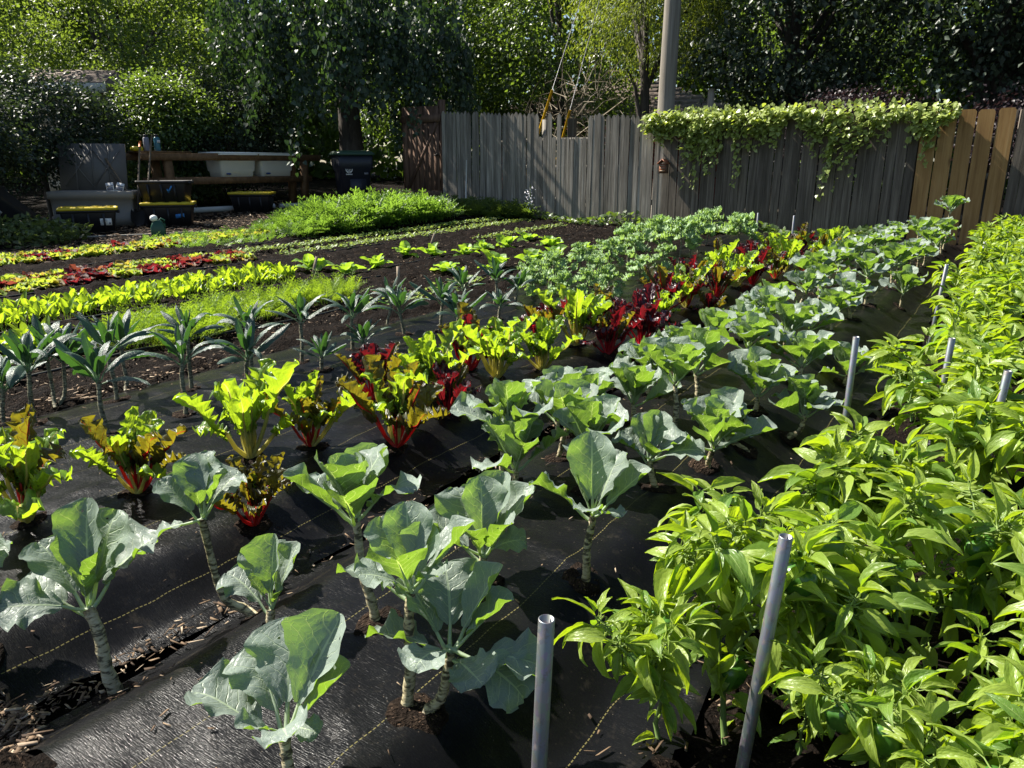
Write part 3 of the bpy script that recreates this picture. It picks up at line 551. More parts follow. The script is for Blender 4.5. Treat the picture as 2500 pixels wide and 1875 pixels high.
klab = {4: 'dark lacinato kale on a leaning leaf scarred stem, in front of its row', 7: 'palm like lacinato kale standing above a round planting hole', 9: 'lacinato kale with leaves arching low over the fabric beside the dill', 12: 'stunted lacinato kale beside the tall green chard', 14: 'small lacinato kale with curled grey leaves', 2: 'lacinato kale on a thin bent stem rooted in the bare soil', 3: 'thin lacinato kale crossing another bent stem on the soil'}
for i, (x, y, a, b, c) in enumerate(kl):
    crop('lacinato_kale', klab.get(i, 'dark lacinato kale with palm like crown in the far stretch of its row' if y > 2.9 else 'dark lacinato kale with palm like crown near the dill patch'), 'kale', x, y, (a, b, c), LAC, 12, 'kale_stem', 0.0105, 0.0095, rng.uniform(0.72, 0.95) * (0.8 if c < 0.1 else 1), 30, 90, 'lacinato kale plants', 0.5 if i in (2, 3, 6) else 0.0, None, fab1 if x > -3.8 else None, 400 + i, 0.16)
# ---- curly kale
ck = [(-2.85,4.95,.13),(-2.69,5.05,.16),(-2.74,5.52,.12),(-2.82,6.28,.12),(-3.71,9.01,.30),(-2.93,7.50,.33),(-3.11,8.51,.30),(-3.28,5.19,.14),(-3.70,6.23,.2),(-3.36,6.18,.22),(-3.66,7.67,.24),(-3.7,8.47,.26),(-3.35,5.6,.2),(-3.3,6.6,.22),(-3.2,7.0,.24),(-3.45,7.35,.26),(-2.85,6.9,.18),(-3.0,8.0,.3),(-3.4,8.1,.3),(-3.3,9.3,.32),(-2.85,9.2,.28),(-2.75,8.8,.3),(-3.0,5.75,.15),(-3.62,5.7,.16),(-3.55,6.9,.2)]
for i, (x, y, h) in enumerate(ck):
    lab = 'tall curly kale on bare pale stems against the grey fence' if y > 7.4 else ('small curly kale on the fabric beside the red chard' if h < .14 else 'frilly pale green curly kale in the middle of its row')
    crop('curly_kale', lab, 'kale', x, y, (rng.normal() * .02, rng.normal() * .02, h), CUR, 14, 'kale_stem', 0.0095, 0.008, rng.uniform(0.75, 0.9) if y < 7.3 else rng.uniform(1.05, 1.25), -10, 82, 'curly kale plants', 0, None, fab1, 500 + i, 0.1, spread=0.09)
# ---- chard
chs = [(-2.47,0.93,'ggga',1.15,'yellow green chard with one red veined leaf at the bed end'),(-2.36,1.23,'ggaa',.95,'low chard mixing lime and rust red leaves'),(-1.89,1.34,'aaag',.8,'squat chard with bright red stalks and amber leaves'),(-2.30,1.64,'gggg',1.2,'tall pale green chard with a crinkled upright crown'),(-2.20,1.85,'ggaa',.95,'lime chard with orange stalks between green and dark chard'),(-1.93,2.05,'agaa',1.1,'large chard with crimson stalks and a dark centre'),(-2.40,2.42,'raar',.9,'purple red crinkled chard behind the crimson stalked one'),(-2.17,2.54,'gggg',1.15,'tall lime chard with cream stalks'),(-1.98,2.44,'rrra',.8,'small deep red chard beside the cream stalked one'),(-2.34,3.07,'rraa',1.05,'spiky chard with rust red upright leaves'),(-2.12,3.02,'gggg',1.15,'broad glossy green chard in the middle of the row'),(-2.01,3.28,'gggg',.95,'light green chard leaning over the collards'),(-2.28,3.70,'rrar',1.0,'maroon chard with a single dark tall leaf'),(-2.12,3.85,'gggg',1.2,'yellow green chard with one tall yellow leaf spike'),(-1.89,3.81,'rrar',.95,'ruby chard with orange tips'),(-1.84,4.17,'rrrr',1.15,'deep ruby chard with a fan of red stalks'),(-1.99,4.84,'gggg',.7,'small lime chard beside the ruby one'),(-2.09,5.12,'rrra',1.05,'bright red chard behind the ruby fan'),(-2.01,5.33,'ggga',1.1,'yellow green chard beyond the bright red one'),(-1.81,5.28,'rara',.7,'small chard with red stalks near the collards'),(-1.98,6.39,'gggg',1.15,None),(-1.91,6.66,'rrra',1.0,None),(-1.87,7.23,'raag',.9,None),(-1.89,7.65,'gggg',1.15,None),(-1.79,8.07,'rrra',.9,None),(-1.83,8.92,'ggag',1.1,None),(-2.2,5.9,'arra',1.0,None),(-2.25,6.8,'gagg',1.1,None),(-2.2,7.5,'rarr',1.0,None),(-2.2,8.3,'aggg',1.1,None),(-2.1,9.1,'rraa',1.0,None),(-1.85,9.6,'gggg',1.1,None),(-2.25,4.4,'aarr',.95,'copper chard between the maroon and the bright red plants'),(-1.95,5.85,'aagr',1.0,None)]
for i, (x, y, mixk, s_, lab) in enumerate(chs):
    lib = dict(CH); lib['_'] = mixk
    if lab is None:
        dom = max(set(mixk), key=mixk.count)
        lab = {'g': 'lime green chard in the far stretch of the row', 'r': 'dark red chard in the far stretch of the row', 'a': 'amber leaved chard in the far stretch of the row'}[dom]
    crop('chard_plant', lab, 'chard', x, y, (0, 0, 0.015), lib, 21, None, scale=s_ * 1.02, elo=42, ehi=98, group='chard plants', fab=fab1, seed=600 + i, spread=0.02, hs=1.0)
# ---- young cabbages
for i, (x, y) in enumerate([(-6.22,5.41),(-5.69,5.41),(-5.74,5.91),(-6.11,6.78),(-5.84,6.98),(-5.53,7.21),(-5.71,7.82),(-5.57,8.14),(-4.92,6.11),(-4.70,6.68),(-5.74,8.89),(-5.20,8.63),(-4.55,7.2),(-4.6,7.7),(-4.5,8.3)]):
    crop('young_cabbage', 'bright green young cabbage in the soil next to the curly kale' if x > -5 else 'bright green young cabbage along the drip line', 'cabbage', x, y, (0, 0, 0.02), NAP, 9, None, scale=rng.uniform(0.95, 1.25), elo=18, ehi=78, group='young cabbages', seed=700 + i)

# ------------------------------------------------------------------ small row crops
def head_mesh(name, mat, seed, n, L, W, ruf, elo, ehi, bend=0.7, nu=6, nv=6):
    r = random.Random(seed); b = MB()
    tm = [leaf_mesh('t', mat, L, W, 0, 0, nu, nv, 'round', bend=bend * k, cup=0.2, ruf=ruf, rf=3.5, crk=0.05, seed=seed + k, marg=0.06) for k in (1, 2)]
    T = []
    for m_ in tm:
        V = np.array([v.co[:] for v in m_.vertices]); P = np.array([p.vertices[:] for p in m_.polygons]); T.append((V, P))
        bpy.data.meshes.remove(m_)
    for i in range(n):
        f = i / max(1, n - 1); M = leafM(i * 2.4 + r.uniform(-.3, .3), R(elo + (ehi - elo) * f + r.uniform(-10, 10)), r.uniform(-.3, .3), (1 - 0.4 * f) * r.uniform(.8, 1.15), (r.uniform(-1, 1) * L * 0.2, r.uniform(-1, 1) * L * 0.2, 0))
        V, P = r.choice(T); A = np.array(M)
        b.add(V @ A[:3, :3].T + A[:3, 3], [P])
    return b.mesh(name, mat)
LG = [head_mesh('lettuce', 'lettuce_green', 800 + s, 24, 0.085, 0.085, 0.2, 20, 85) for s in range(5)]
LR = [head_mesh('lettuce', 'lettuce_red', 820 + s, 22, 0.09, 0.075, 0.18, 22, 85) for s in range(5)]
def place(name, me, x, y, label, cat, group, s=1.0, z=None):
    o = link(name, me); o.location = (x, y, (drop(x, y) if z is None else z)); o.rotation_euler = (0, 0, random.uniform(0, 6.28)); o.scale = (s,) * 3
    return tag(o, label, cat, group)
random.seed(11)
def lettuce_row(xc, y0, y1, which, redspots):
    y = y0
    while y < y1:
        for dx in (-0.22, 0.0, 0.22):
            red = any(a < y + dx < b for a, b in redspots) and random.random() < 0.8
            if not red and random.random() < 0.08: red = True
            g_ = 'red leaf' if red else 'frilly green'
            place('lettuce', random.choice(LR if red else LG), xc + dx + random.gauss(0, .04), y + random.gauss(0, .03), f'{g_} lettuce in the row {which}', 'lettuce', f'{g_} lettuces {which}', random.uniform(1.55, 2.15))
        y += 0.165
lettuce_row(-9.25, 2.9, 7.3, 'beside the mulch path', [(2.9, 3.3), (4.0, 4.4)])
lettuce_row(-7.55, 2.3, 5.5, 'next to the spinach', [(2.3, 3.1), (3.5, 3.9), (4.7, 5.6)])
def spinach_mesh(seed):
    r = random.Random(seed); b = MB()
    m_ = leaf_mesh('t', 'spinach_leaf', 0.085, 0.045, 0.05, 0.002, 4, 6, 'spade', bend=0.5, cup=0.3, ruf=0.04, crk=0.04, seed=seed)
    V = np.array([v.co[:] for v in m_.vertices]); PS = {}
    for p in m_.polygons: PS.setdefault(len(p.vertices), []).append(p.vertices[:])
    uvl = np.zeros((len(V), 2))
    for l, d in zip(m_.loops, m_.uv_layers[0].data): uvl[l.vertex_index] = d.uv
    bpy.data.meshes.remove(m_)
    for i in range(9):
        M = np.array(leafM(i * 2.4 + r.uniform(-.4, .4), R(r.uniform(45, 88)), r.uniform(-.8, .8), r.uniform(.6, 1.3), (r.uniform(-.05, .05), r.uniform(-.05, .05), 0)))
        b.add(V @ M[:3, :3].T + M[:3, 3], [np.array(p) for p in PS.values()], uvl)
    return b.mesh('spinach', 'spinach_leaf')
SP = [spinach_mesh(900 + s) for s in range(6)]
y = 1.7
while y < 5.05:
    for dx in (-0.22, -0.06, 0.09, 0.22):
        place('spinach_plant', random.choice(SP), -6.13 + dx + random.gauss(0, .03), y + random.gauss(0, .03), 'upright bright green spinach in the dense row', 'spinach', 'spinach plants in the dense row', random.uniform(.8, 1.2))
    y += 0.10
for k in range(22):
    place('leafy_green', random.choice(SP), random.uniform(-5.25, -4.75), random.uniform(1.5, 2.35), 'yellow green leafy seedling behind the kale stems', 'seedling', 'leafy seedlings behind the kale', random.uniform(.8, 1.2))
# feathery crops: fronds
def frond(npair, w, spread, two=True, seed=0):
    r = np.random.default_rng(seed); V = []; Q = []
    def strip(a, b, w0, w1, up):
        a, b = np.array(a), np.array(b); d = b - a; s = np.cross(d, up); s = s / (np.linalg.norm(s) + 1e-9); k = len(V)
        V.extend([a - s * w0, a + s * w0, b + s * w1, b - s * w1]); Q.append((k, k + 1, k + 2, k + 3))
    up = np.array([0, 0.2, 1.0])
    cz = lambda t: -0.35 * t * t
    for k in range(4): strip((0, k / 4, cz(k / 4)), (0, (k + 1) / 4, cz((k + 1) / 4)), w, w * 0.8, up)
    for i in range(npair):
        t = 0.25 + 0.75 * i / npair; l = spread * (1 - t * 0.75) * r.uniform(.8, 1.1)
        for sg in (-1, 1):
            a = np.array([0, t, cz(t)]); b = a + np.array([sg * l, l * 0.55, r.uniform(-.1, .12) * l])
            strip(a, b, w * 0.8, w * 0.6, up)
            if two:
                for q_ in (0.4, 0.7, 0.95):
                    p = a + (b - a) * q_
                    for s2 in (-1, 1): strip(p, p + np.array([sg * 0.3 * l * (0.3 if s2 > 0 else 1), l * (0.42 if s2 > 0 else 0.05), r.uniform(-.25, .15) * l]), w * 1.3, w * 0.5, up)
    return np.array(V), [np.array(Q)]
CF = frond(5, 0.016, 0.34, True, 1); DF = frond(7, 0.008, 0.30, True, 2)
def feather(name, mat, T, pts, hts, label, cat, kind=True, lean=0.9):
    n = len(pts); az = rng.uniform(0, 6.28, n); el = np.clip(rng.normal(lean, 0.3, n), 0.15, 1.5)
    D = np.stack([np.cos(az) * np.cos(el), np.sin(az) * np.cos(el), np.sin(el)], -1)
    Z = np.stack([-np.cos(az) * np.sin(el), -np.sin(az) * np.sin(el), np.cos(el)], -1)
    V, P, _ = scatter(T[0], T[1], pts, D, Z, hts)
    o = link(name, mk(name, V, P, mat, smooth=False)); tag(o, label, cat); o['kind'] = 'stuff'; return o
def patch(n, xc, yc, rx, ry, dens=None):
    a = rng.uniform(0, 6.28, n); r_ = np.sqrt(rng.uniform(0, 1, n))
    x = xc + rx * r_ * np.cos(a); y = yc + ry * r_ * np.sin(a); return x, y
# carrots: a long bed, taller towards the path
n = 1900; y = rng.uniform(7.0, 10.7, n); x = -8.8 + rng.uniform(-0.62, 0.62, n) + 0.05 * np.sin(y * 4)
edge = 1 - np.abs((x + 8.75) / 0.75) ** 3
h = (0.22 + 0.30 * sm(7.0, 8.2, y) * (1 - 0.6 * sm(9.8, 10.7, y))) * (0.55 + 0.45 * edge) * rng.uniform(.7, 1.15, n)
feather('carrot_tops', 'carrot_frond', CF, np.stack([x, y, gz(x, y) + 0.02 + 0.06 * edge], -1), h, 'tall feathery carrot tops in a dense light green bank', 'carrots')
n = 500; y = rng.uniform(5.6, 7.0, n); x = -9.0 + rng.uniform(-0.75, 0.6, n)
feather('carrot_seedlings', 'carrot_frond', CF, np.stack([x, y, gz(x, y) + 0.01], -1), rng.uniform(.08, .17, n), 'thin short carrot tops straggling out to the mulch path', 'carrots')
pp = []
for (xc, yc, rx, ry, n) in ((-4.75, 2.85, 0.33, 0.45, 420), (-4.85, 3.6, 0.26, 0.45, 330), (-4.9, 4.35, 0.22, 0.35, 200)):
    x, y = patch(n, xc, yc, rx, ry); pp.append(np.stack([x, y, gz(x, y) + 0.015], -1))
pp = np.concatenate(pp)
feather('dill_patch', 'dill_frond', DF, pp, rng.uniform(.13, .24, len(pp)), 'soft yellow green dill in clumps behind the lacinato kale', 'dill', lean=1.15)
def seedrow(name, xc, y0, y1, wdt, n, s0, s1, label, mat='seedling_leaf'):
    y = rng.uniform(y0, y1, n); x = xc + rng.normal(0, wdt, n) + 0.03 * np.sin(y * 3)
    az = rng.uniform(0, 6.28, n); el = rng.uniform(0.0, 0.9, n)
    D = np.stack([np.cos(az) * np.cos(el), np.sin(az) * np.cos(el), np.sin(el)], -1); Z = np.stack([-np.cos(az) * np.sin(el), -np.sin(az) * np.sin(el), np.cos(el)], -1)
    V, P, _ = scatter(LEAF6[0], LEAF6[1], np.stack([x, y, gz(x, y) + rng.uniform(.02, .055, n)], -1), D, Z, rng.uniform(s0, s1, n))
    o = link(name, mk(name, V, P, mat)); tag(o, label, 'seedlings'); o['kind'] = 'stuff'
seedrow('seedling_row', -7.82, 5.6, 11.2, 0.07, 1700, .025, .06, 'pale seedlings in a line along the edge of the carrots')
seedrow('seedling_row', -7.28, 5.9, 11.3, 0.08, 1500, .025, .06, 'pale seedlings in a line between the carrots and the cabbages')
seedrow('seedling_row', -6.4, 8.6, 11.0, 0.07, 400, .025, .055, 'sparse seedlings in a line beyond the cabbages')
seedrow('seedling_row', -4.35, 4.3, 6.0, 0.09, 170, .03, .07, 'scattered pale seedlings on bare soil beside the lacinato kale')
# fence-foot weeds and strawberries
n = 1500; x = rng.uniform(-9.4, -1.6, n); y = 11.62 + rng.normal(0, .14, n)
D = randdir(n); D[:, 2] = np.abs(D[:, 2]) * .7
V, P, _ = scatter(HEART[0], HEART[1], np.stack([x, y, gz(x, y) + rng.uniform(.02, .24, n) * (0.6 + 0.4 * np.sin(x * 3.1))], -1), D, np.array([0, -.3, 1.0]) + rng.normal(0, .4, (n, 3)), rng.uniform(.05, .10, n))
o = link('ground_cover', mk('ground_cover', V, P, 'mid_leaf')); tag(o, 'low dark leafy growth along the foot of the grey fence', 'ground cover'); o['kind'] = 'stuff'
n = 700; x, y = patch(n, -8.3, 11.45, 0.9, 0.3)
feather('fern_patch', 'mid_leaf', CF, np.stack([x, y, gz(x, y)], -1), rng.uniform(.2, .42, n), 'dark ferny herbs in the shade at the corner of the fence', 'herbs', lean=1.0)

# ------------------------------------------------------------------ peppers
def pepper_arch(seed):
    """branching stem mesh plus a list of leaf matrices"""
    r = random.Random(seed); b = MB(); leaves = []; tips = []
    def seg(p, d, L, rad, depth):
        d = d.normalized(); q_ = p + d * L; mid = (p + q_) / 2 + Vector((r.gauss(0, .1), r.gauss(0, .1), 0)) * L * 0.5
        b.tube([p, mid, q_], [rad, rad * 0.85, rad * 0.7], 5)
        for k in range((0, 7, 8, 8, 8)[depth] or 4):
            f = r.uniform(0.15, 1.0); pos = p + (q_ - p) * f
            leaves.append((leafM(r.uniform(0, 6.28), R(r.uniform(-55, 40)), r.uniform(-.9, .9), r.uniform(.5, 1.5), pos), r.randrange(6)))
        if depth >= 4:
            for k in range(3): leaves.append((leafM(r.uniform(0, 6.28), R(r.uniform(-15, 75)), r.uniform(-.5, .5), r.uniform(.55, 1.05), q_), r.randrange(6)))
            tips.append(q_); return
        for k in range(2):
            a = r.uniform(0, 6.28); nd = d + Vector((math.cos(a), math.sin(a), 0)) * r.uniform(0.4, 0.95) + Vector((0, 0, 0.30))
            if r.random() < (0.94 if depth < 3 else 0.62): seg(q_, nd, L * r.uniform(0.62, 0.85), rad * 0.72, depth + 1)
    seg(Vector((0, 0, -0.02)), Vector((r.gauss(0, .1), r.gauss(0, .1), 1)), 0.15, 0.0075, 0)
    return b.mesh('stem', 'pepper_stem'), leaves
ARCH = [pepper_arch(1000 + s) for s in range(6)]
def mesh_arrays(m_):
    V = np.array([v.co[:] for v in m_.vertices]); PS = {}
    for p in m_.polygons: PS.setdefault(len(p.vertices), []).append(p.vertices[:])
    uvl = np.zeros((len(V), 2))
    for l, d in zip(m_.loops, m_.uv_layers[0].data): uvl[l.vertex_index] = d.uv
    return V, [np.array(p) for p in PS.values()], uvl
PEPLOW = [mesh_arrays(leaf_mesh('pepper_leaf_small', 'pepper_leaf', 0.078, 0.026, 0.022, 0.0013, 2, 4, 'lance', bend=b_, cup=c_, seed=170 + s, rib=False)) for s, (b_, c_) in enumerate([(0.6, 0.45), (1.0, 0.6), (0.3, 0.8), (1.3, 0.3)])]
FOL = []
for st, lv in ARCH:
    b = MB()
    for M, v in lv:
        A = np.array(M); V, P, U = PEPLOW[v % 4]; b.add(V @ A[:3, :3].T + A[:3, 3], P, U)
    FOL.append(b.mesh('foliage', 'pepper_leaf'))
def bell(mat):
    n = 20; prof = [(0.0, 0.0), (0.35, -0.03), (0.85, 0.02), (1.0, 0.3), (0.98, 0.75), (0.84, 1.2), (0.6, 1.52), (0.3, 1.58), (0.05, 1.5)]
    V = []
    for rr_, z in prof:
        for k in range(n):
            a = k * 2 * math.pi / n; l = 1 - 0.20 * abs(math.cos(1.5 * a)) ** 5 - 0.04 * math.cos(3 * a)
            V.append((rr_ * l * math.cos(a) * 0.033, rr_ * l * math.sin(a) * 0.033, -z * 0.05))
    q_ = [(i_ * n + k, i_ * n + (k + 1) % n, (i_ + 1) * n + (k + 1) % n, (i_ + 1) * n + k) for i_ in range(len(prof) - 1) for k in range(n)]
    b = MB(); b.add(V, [np.array(q_)[:, ::-1]]); b.tube([(0, 0, -0.002), (0.003, 0, 0.018), (0.012, 0, 0.034)], [0.006, 0.0045, 0.004], 6)
    return b.mesh('pepper', mat)
BELL = [bell('pepper_fruit'), bell('pepper_fruit'), bell('pepper_fruit_lime')]
random.seed(5)
pl = []
for k in range(30): pl.append((-0.06 + random.gauss(0, .03), 1.55 + k * 0.32 + random.gauss(0, .04)))
for k in range(32): pl.append((0.26 + random.gauss(0, .03), 1.27 + k * 0.31 + random.gauss(0, .04)))
pl += [(-0.36, 1.36), (-0.20, 1.62), (0.07, 1.36), (-0.22, 1.42), (-0.06, 1.27), (0.08, 1.16), (0.13, 1.02), (0.2, 1.2), (-0.47, 1.27), (-0.21, 1.33), (-0.42, 1.62), (-0.33, 1.9)]
for k in range(11): pl.append((-0.25 + random.gauss(0, .02), 2.1 + k * 0.8 + random.gauss(0, .05)))
for k in range(8): pl.append((0.66 + random.gauss(0, .03), 2.2 + k * 1.0))
for i, (x, y) in enumerate(pl):
    if y > 11.1 : continue
    if x < -0.15 and (2.3 < y < 3.1 or 4.3 < y < 5.6): x = -0.13
    near_ = y < 2.9 and x < 0.5
    lab = 'pepper plant with large lime leaves at the front end of the bed' if y < 2.0 else ('leafy pepper plant between the steel stakes' if y < 5 else 'pepper plant in the far stretch of the pepper bed')
    t = thing('pepper_plant', lab, 'pepper plant', (x, y, (float(fz(x, y)) if x < -0.42 else float(gz(x, y)) + 0.06 * float(sm(-0.42, -0.15, x))) - 0.005), random.uniform(0, 6.28), 'pepper plants')
    s_ = random.uniform(0.86, 1.0) * (1.0 if y > 1.6 else 0.84 if (x > -.3 and y < 1.5) or x < -.45 else 1.06); s_ *= 1.0 + 0.10 * min(1.0, max(0.0, (y - 1.5) / 0.8)); s_ *= 0.68 if (x, y) == (-0.21, 1.33) else 1.0; t.scale = (s_ * 1.04, s_ * 1.04, s_ * 1.0)
    k = random.randrange(6); st, lv = ARCH[k]
    link('stem', st, t)
    if near_:
        for M, v in lv: link('leaf', PEP[v], t, M)
        for _ in range(random.choice((1, 2, 2, 3))):
            M, _v = random.choice(lv[6:]); p = M.translation
            link('pepper', BELL[0 if random.random() < .8 else 2], t, Matrix.Translation((p.x, p.y, p.z - 0.01)) @ Euler((random.uniform(-.3, .3), random.uniform(-.3, .3), random.uniform(0, 6))).to_matrix().to_4x4() @ Matrix.Scale(random.uniform(.8, 1.15), 4))
    else:
        link('foliage', FOL[k], t)
# steel stakes
def pipe(x, y, top, lean, label, z0=None):
    ro, ri = 0.0117, 0.0098; H = top - (float(gz(x, y)) - 0.15); b = MB()
    n = 20; V = []
    for rr_, z in ((ro, 0), (ro, H - 0.0008), (ro - 0.0008, H), (ri, H), (ri, H - 0.12)):
        for k in range(n): a = k * 2 * math.pi / n; V.append((rr_ * math.cos(a), rr_ * math.sin(a), z))
    q_ = [(i_ * n + k, i_ * n + (k + 1) % n, (i_ + 1) * n + (k + 1) % n, (i_ + 1) * n + k) for i_ in range(4) for k in range(n)]
    b.add(V, [np.array(q_), np.arange(4 * n, 5 * n)[None]])
    o = link('steel_stake', b.mesh('steel_stake', 'galvanised_steel')); o.location = (x - lean[0] * H, y - lean[1] * H, top - H); o.rotation_euler = (-lean[1], lean[0], 0)
    tag(o, label, 'stake', 'galvanised stakes')
for x, y, lab, ln in [(-0.46, 0.77, 'galvanised steel pipe stake standing clear of the leaves on the aisle', (.03, .01)), (-0.25, 1.20, 'galvanised pipe stake rising out of the front pepper leaves', (.06, .02)), (-0.44, 2.89, 'galvanised pipe stake at the left margin of the peppers, beside the collards', (.0, .0)), (-0.15, 3.06, 'galvanised pipe stake amid the peppers, half hidden by leaves', (.02, 0)), (0.03, 2.65, 'thick looking galvanised stake deep in the pepper bed', (.04, 0)), (-0.36, 5.40, 'tall leaning galvanised stake next to the far collards', (.05, .0)), (-0.24, 7.19, 'short galvanised stake among the far peppers', (.0, 0)), (-0.12, 8.68, 'galvanised stake farthest along the pepper bed', (0, 0)), (-2.84, 9.86, 'dull thin stake in the chard by the dark fence boards', (0, 0)), (-2.33, 9.60, 'dull thin stake beside the dark boards, next to the chard', (0, 0))]:
    pipe(x, y, 0.6, ln, lab)

# ------------------------------------------------------------------ fences
def picket_mesh(w, h, point, mat, d=0.016, seed=0, broken=False):
    r = random.Random(seed); b = MB()
    hw = w / 2; zs = [0, h * 0.25, h * 0.5, h * 0.75, h - (point if point else 0.03)]
    L = [(-hw + r.gauss(0, .0015), z) for z in zs]; Rr = [(hw + r.gauss(0, .0015), z) for z in zs]
    if broken: top = [(-hw * .7, h - .02), (-hw * .2, h + 0.03), (hw * 0.1, h - 0.04), (hw * .7, h + .01)]
    elif point > 0.05: top = [(-hw * 0.98, h - point * .55), (-hw * 0.5, h - point * .18), (0, h), (hw * 0.5, h - point * .2), (hw * 0.98, h - point * .55)]
    else: top = [(-hw + 0.025, h), (hw - 0.025, h)]
    out = L + top + Rr[::-1]; n = len(out)
    V = [(x, -d / 2, z) for x, z in out] + [(x, d / 2, z) for x, z in out]
    m_ = bpy.data.meshes.new('picket'); m_.from_pydata(V, [], [list(range(n)), list(range(n, 2 * n))[::-1]] + [[k, k + n, (k + 1) % n + n, (k + 1) % n] for k in range(n)])
    m_.materials.append(MATS[mat]); m_.update(); return m_
FY = 11.9
random.seed(21)
def fence(label, x0, x1, step, meshes, zt, th, group_rail, mat, name='picket', tilt=0.006, skip=()):
    zg = float(gz((x0 + x1) / 2, FY)); t = thing('picket_fence' if name == 'picket' else 'board_fence', label, 'fence', ((x0 + x1) / 2, FY, zg))
    n = int(round((x1 - x0) / step)); xc = (x0 + x1) / 2
    for k in range(n):
        x = x0 + (k + 0.5) * step; g_ = float(gz(x, FY)); top = zt(x) + random.gauss(0, .012)
        me = random.choice(meshes)
        if k in skip: me = skip[k]
        hh = max(v.co.z for v in me.vertices); dz = top - hh if k not in skip else g_ - 0.03
        link(name, me, t, Matrix.Translation((x - xc + random.gauss(0, .002), random.gauss(0, .004), dz - zg)) @ Matrix.Rotation(random.gauss(0, tilt), 4, 'Y'))
    for rz in (0.35, 0.9, 1.36):
        b = MB(); b.box((0, 0, 0), ((x1 - x0) / 2 - 0.01, 0.018, 0.044)); link('rail', b.mesh('rail', mat, False), t, (0, 0.034, rz))
    for x in np.linspace(x0 + 0.05, x1 - 0.05, max(2, int((x1 - x0) / 2.2) + 1)):
        b = MB(); b.box((0, 0, 0.8), (0.045, 0.045, 0.92)); link('post', b.mesh('post', mat, False), t, (x - xc, 0.105, 0))
    return t
GP = [picket_mesh(w_, 1.95, 0.11, 'grey_wood', seed=s) for s, w_ in enumerate((0.078, 0.084, 0.088, 0.08, 0.086))]
short = {k: picket_mesh(0.082, 1.44 + 0.02 * (k % 3), 0.0, 'grey_wood', seed=50 + k, broken=(k in (33, 34, 26))) for k in (25, 26, 28, 30, 31, 33, 34, 36, 37, 38)}
zt_l = lambda x: 2.17 + (x + 9.65) / 4.55 * (-0.22)
fence('weathered grey picket fence with pointed tops and a few short broken pickets', -9.63, -5.06, 0.0885, GP, zt_l, 0, None, 'grey_wood', skip={25: short[25], 26: short[26], 28: short[28], 30: short[30], 31: short[31], 32: short[33], 33: short[34], 34: short[36], 35: short[37]})
DB = [picket_mesh(w_, 1.85, 0.0, 'dark_grey_wood', seed=70 + s) for s, w_ in enumerate((0.118, 0.124, 0.121))]
fence('dark weathered board fence hung with a leafy vine', -5.03, -1.36, 0.1265, DB, lambda x: 1.88, 0, None, 'dark_grey_wood', 'board', 0.004)
NB = [picket_mesh(0.19, 1.84, 0.0, 'new_wood', d=0.02, seed=80 + s) for s in range(3)]
fence('new golden dog eared board fence panel beside the dark boards', -1.355, -0.28, 0.215, NB, lambda x: 1.885, 0, None, 'dark_grey_wood', 'board', 0.012)
fence('short run of weathered boards past the new golden boards', -0.27, 0.9, 0.1265, DB, lambda x: 1.86, 0, None, 'dark_grey_wood', 'board')
# gate
t = thing('wooden_gate', 'brown wooden plank gate with a top batten and hanging leaves', 'gate', (-10.15, FY, float(gz(-10.15, FY))))
for k in range(7):
    b = MB(); b.box((0, 0, 0.96), (0.064, 0.011, 0.96)); link('plank', b.mesh('plank', 'brown_wood', False), t, (-0.43 + k * 0.1345, random.gauss(0, .002), 0.03))
for z in (1.72, 0.3):
    b = MB(); b.box((0, 0, 0), (0.50, 0.016, 0.065)); link('batten', b.mesh('batten', 'brown_wood', False), t, (0, -0.029, z))
b = MB(); b.box((0, 0, 0), (0.03, 0.012, 0.74)); link('brace', b.mesh('brace', 'brown_wood', False), t, Matrix.Translation((0.02, -0.027, 1.01)) @ Matrix.Rotation(0.55, 4, 'Y'))
b = MB(); b.box((0, 0, 1.02), (0.05, 0.05, 1.04)); link('post', b.mesh('post', 'brown_wood', False), t, (0.47, 0.075, 0))
b = MB(); b.box((0, 0, 0), (0.05, 0.012, 0.02)).tube([(-0.09, -0.03, -0.03), (-0.02, -0.035, 0.0), (0.05, -0.03, 0.01)], 0.008, 6); link('latch', b.mesh('latch', 'dark_steel', False), t, (0.42, -0.03, 1.05))
# birdhouse on the board fence post
t = thing('birdhouse', 'small rusty red birdhouse with a peaked roof on the fence', 'birdhouse', (-4.98, FY - 0.09, 1.06))
b = MB(); b.box((0, 0, 0.07), (0.062, 0.05, 0.075)); link('box', b.mesh('box', 'brown_wood', False), t)
b = MB(); b.box((0, 0, 0.075), (0.052, 0.004, 0.06)); link('front_panel', b.mesh('front_panel', 'copper_red', False), t, (0, -0.056, 0))
for z in (0.035, 0.075, 0.115):
    b = MB(); b.box((0, 0, 0), (0.042, 0.004, 0.006)); link('slat', b.mesh('slat', 'stake_wood', False), t, (0, -0.062, z))
for sg in (-1, 1):
    b = MB(); b.box((0, 0, 0), (0.056, 0.075, 0.006)); link('roof_panel', b.mesh('roof_panel', 'copper_red', False), t, Matrix.Translation((sg * 0.042, -0.01, 0.178)) @ Matrix.Rotation(sg * 0.72, 4, 'Y'))
# white leaning rod at the picket fence
b = MB(); b.tube([(-8.72, 11.42, 0.3), (-9.0, 11.84, 1.27)], 0.011, 8); tag(link('leaning_rod', b.mesh('leaning_rod', 'pvc')), 'thin white rod leaning against the grey picket fence', 'rod')
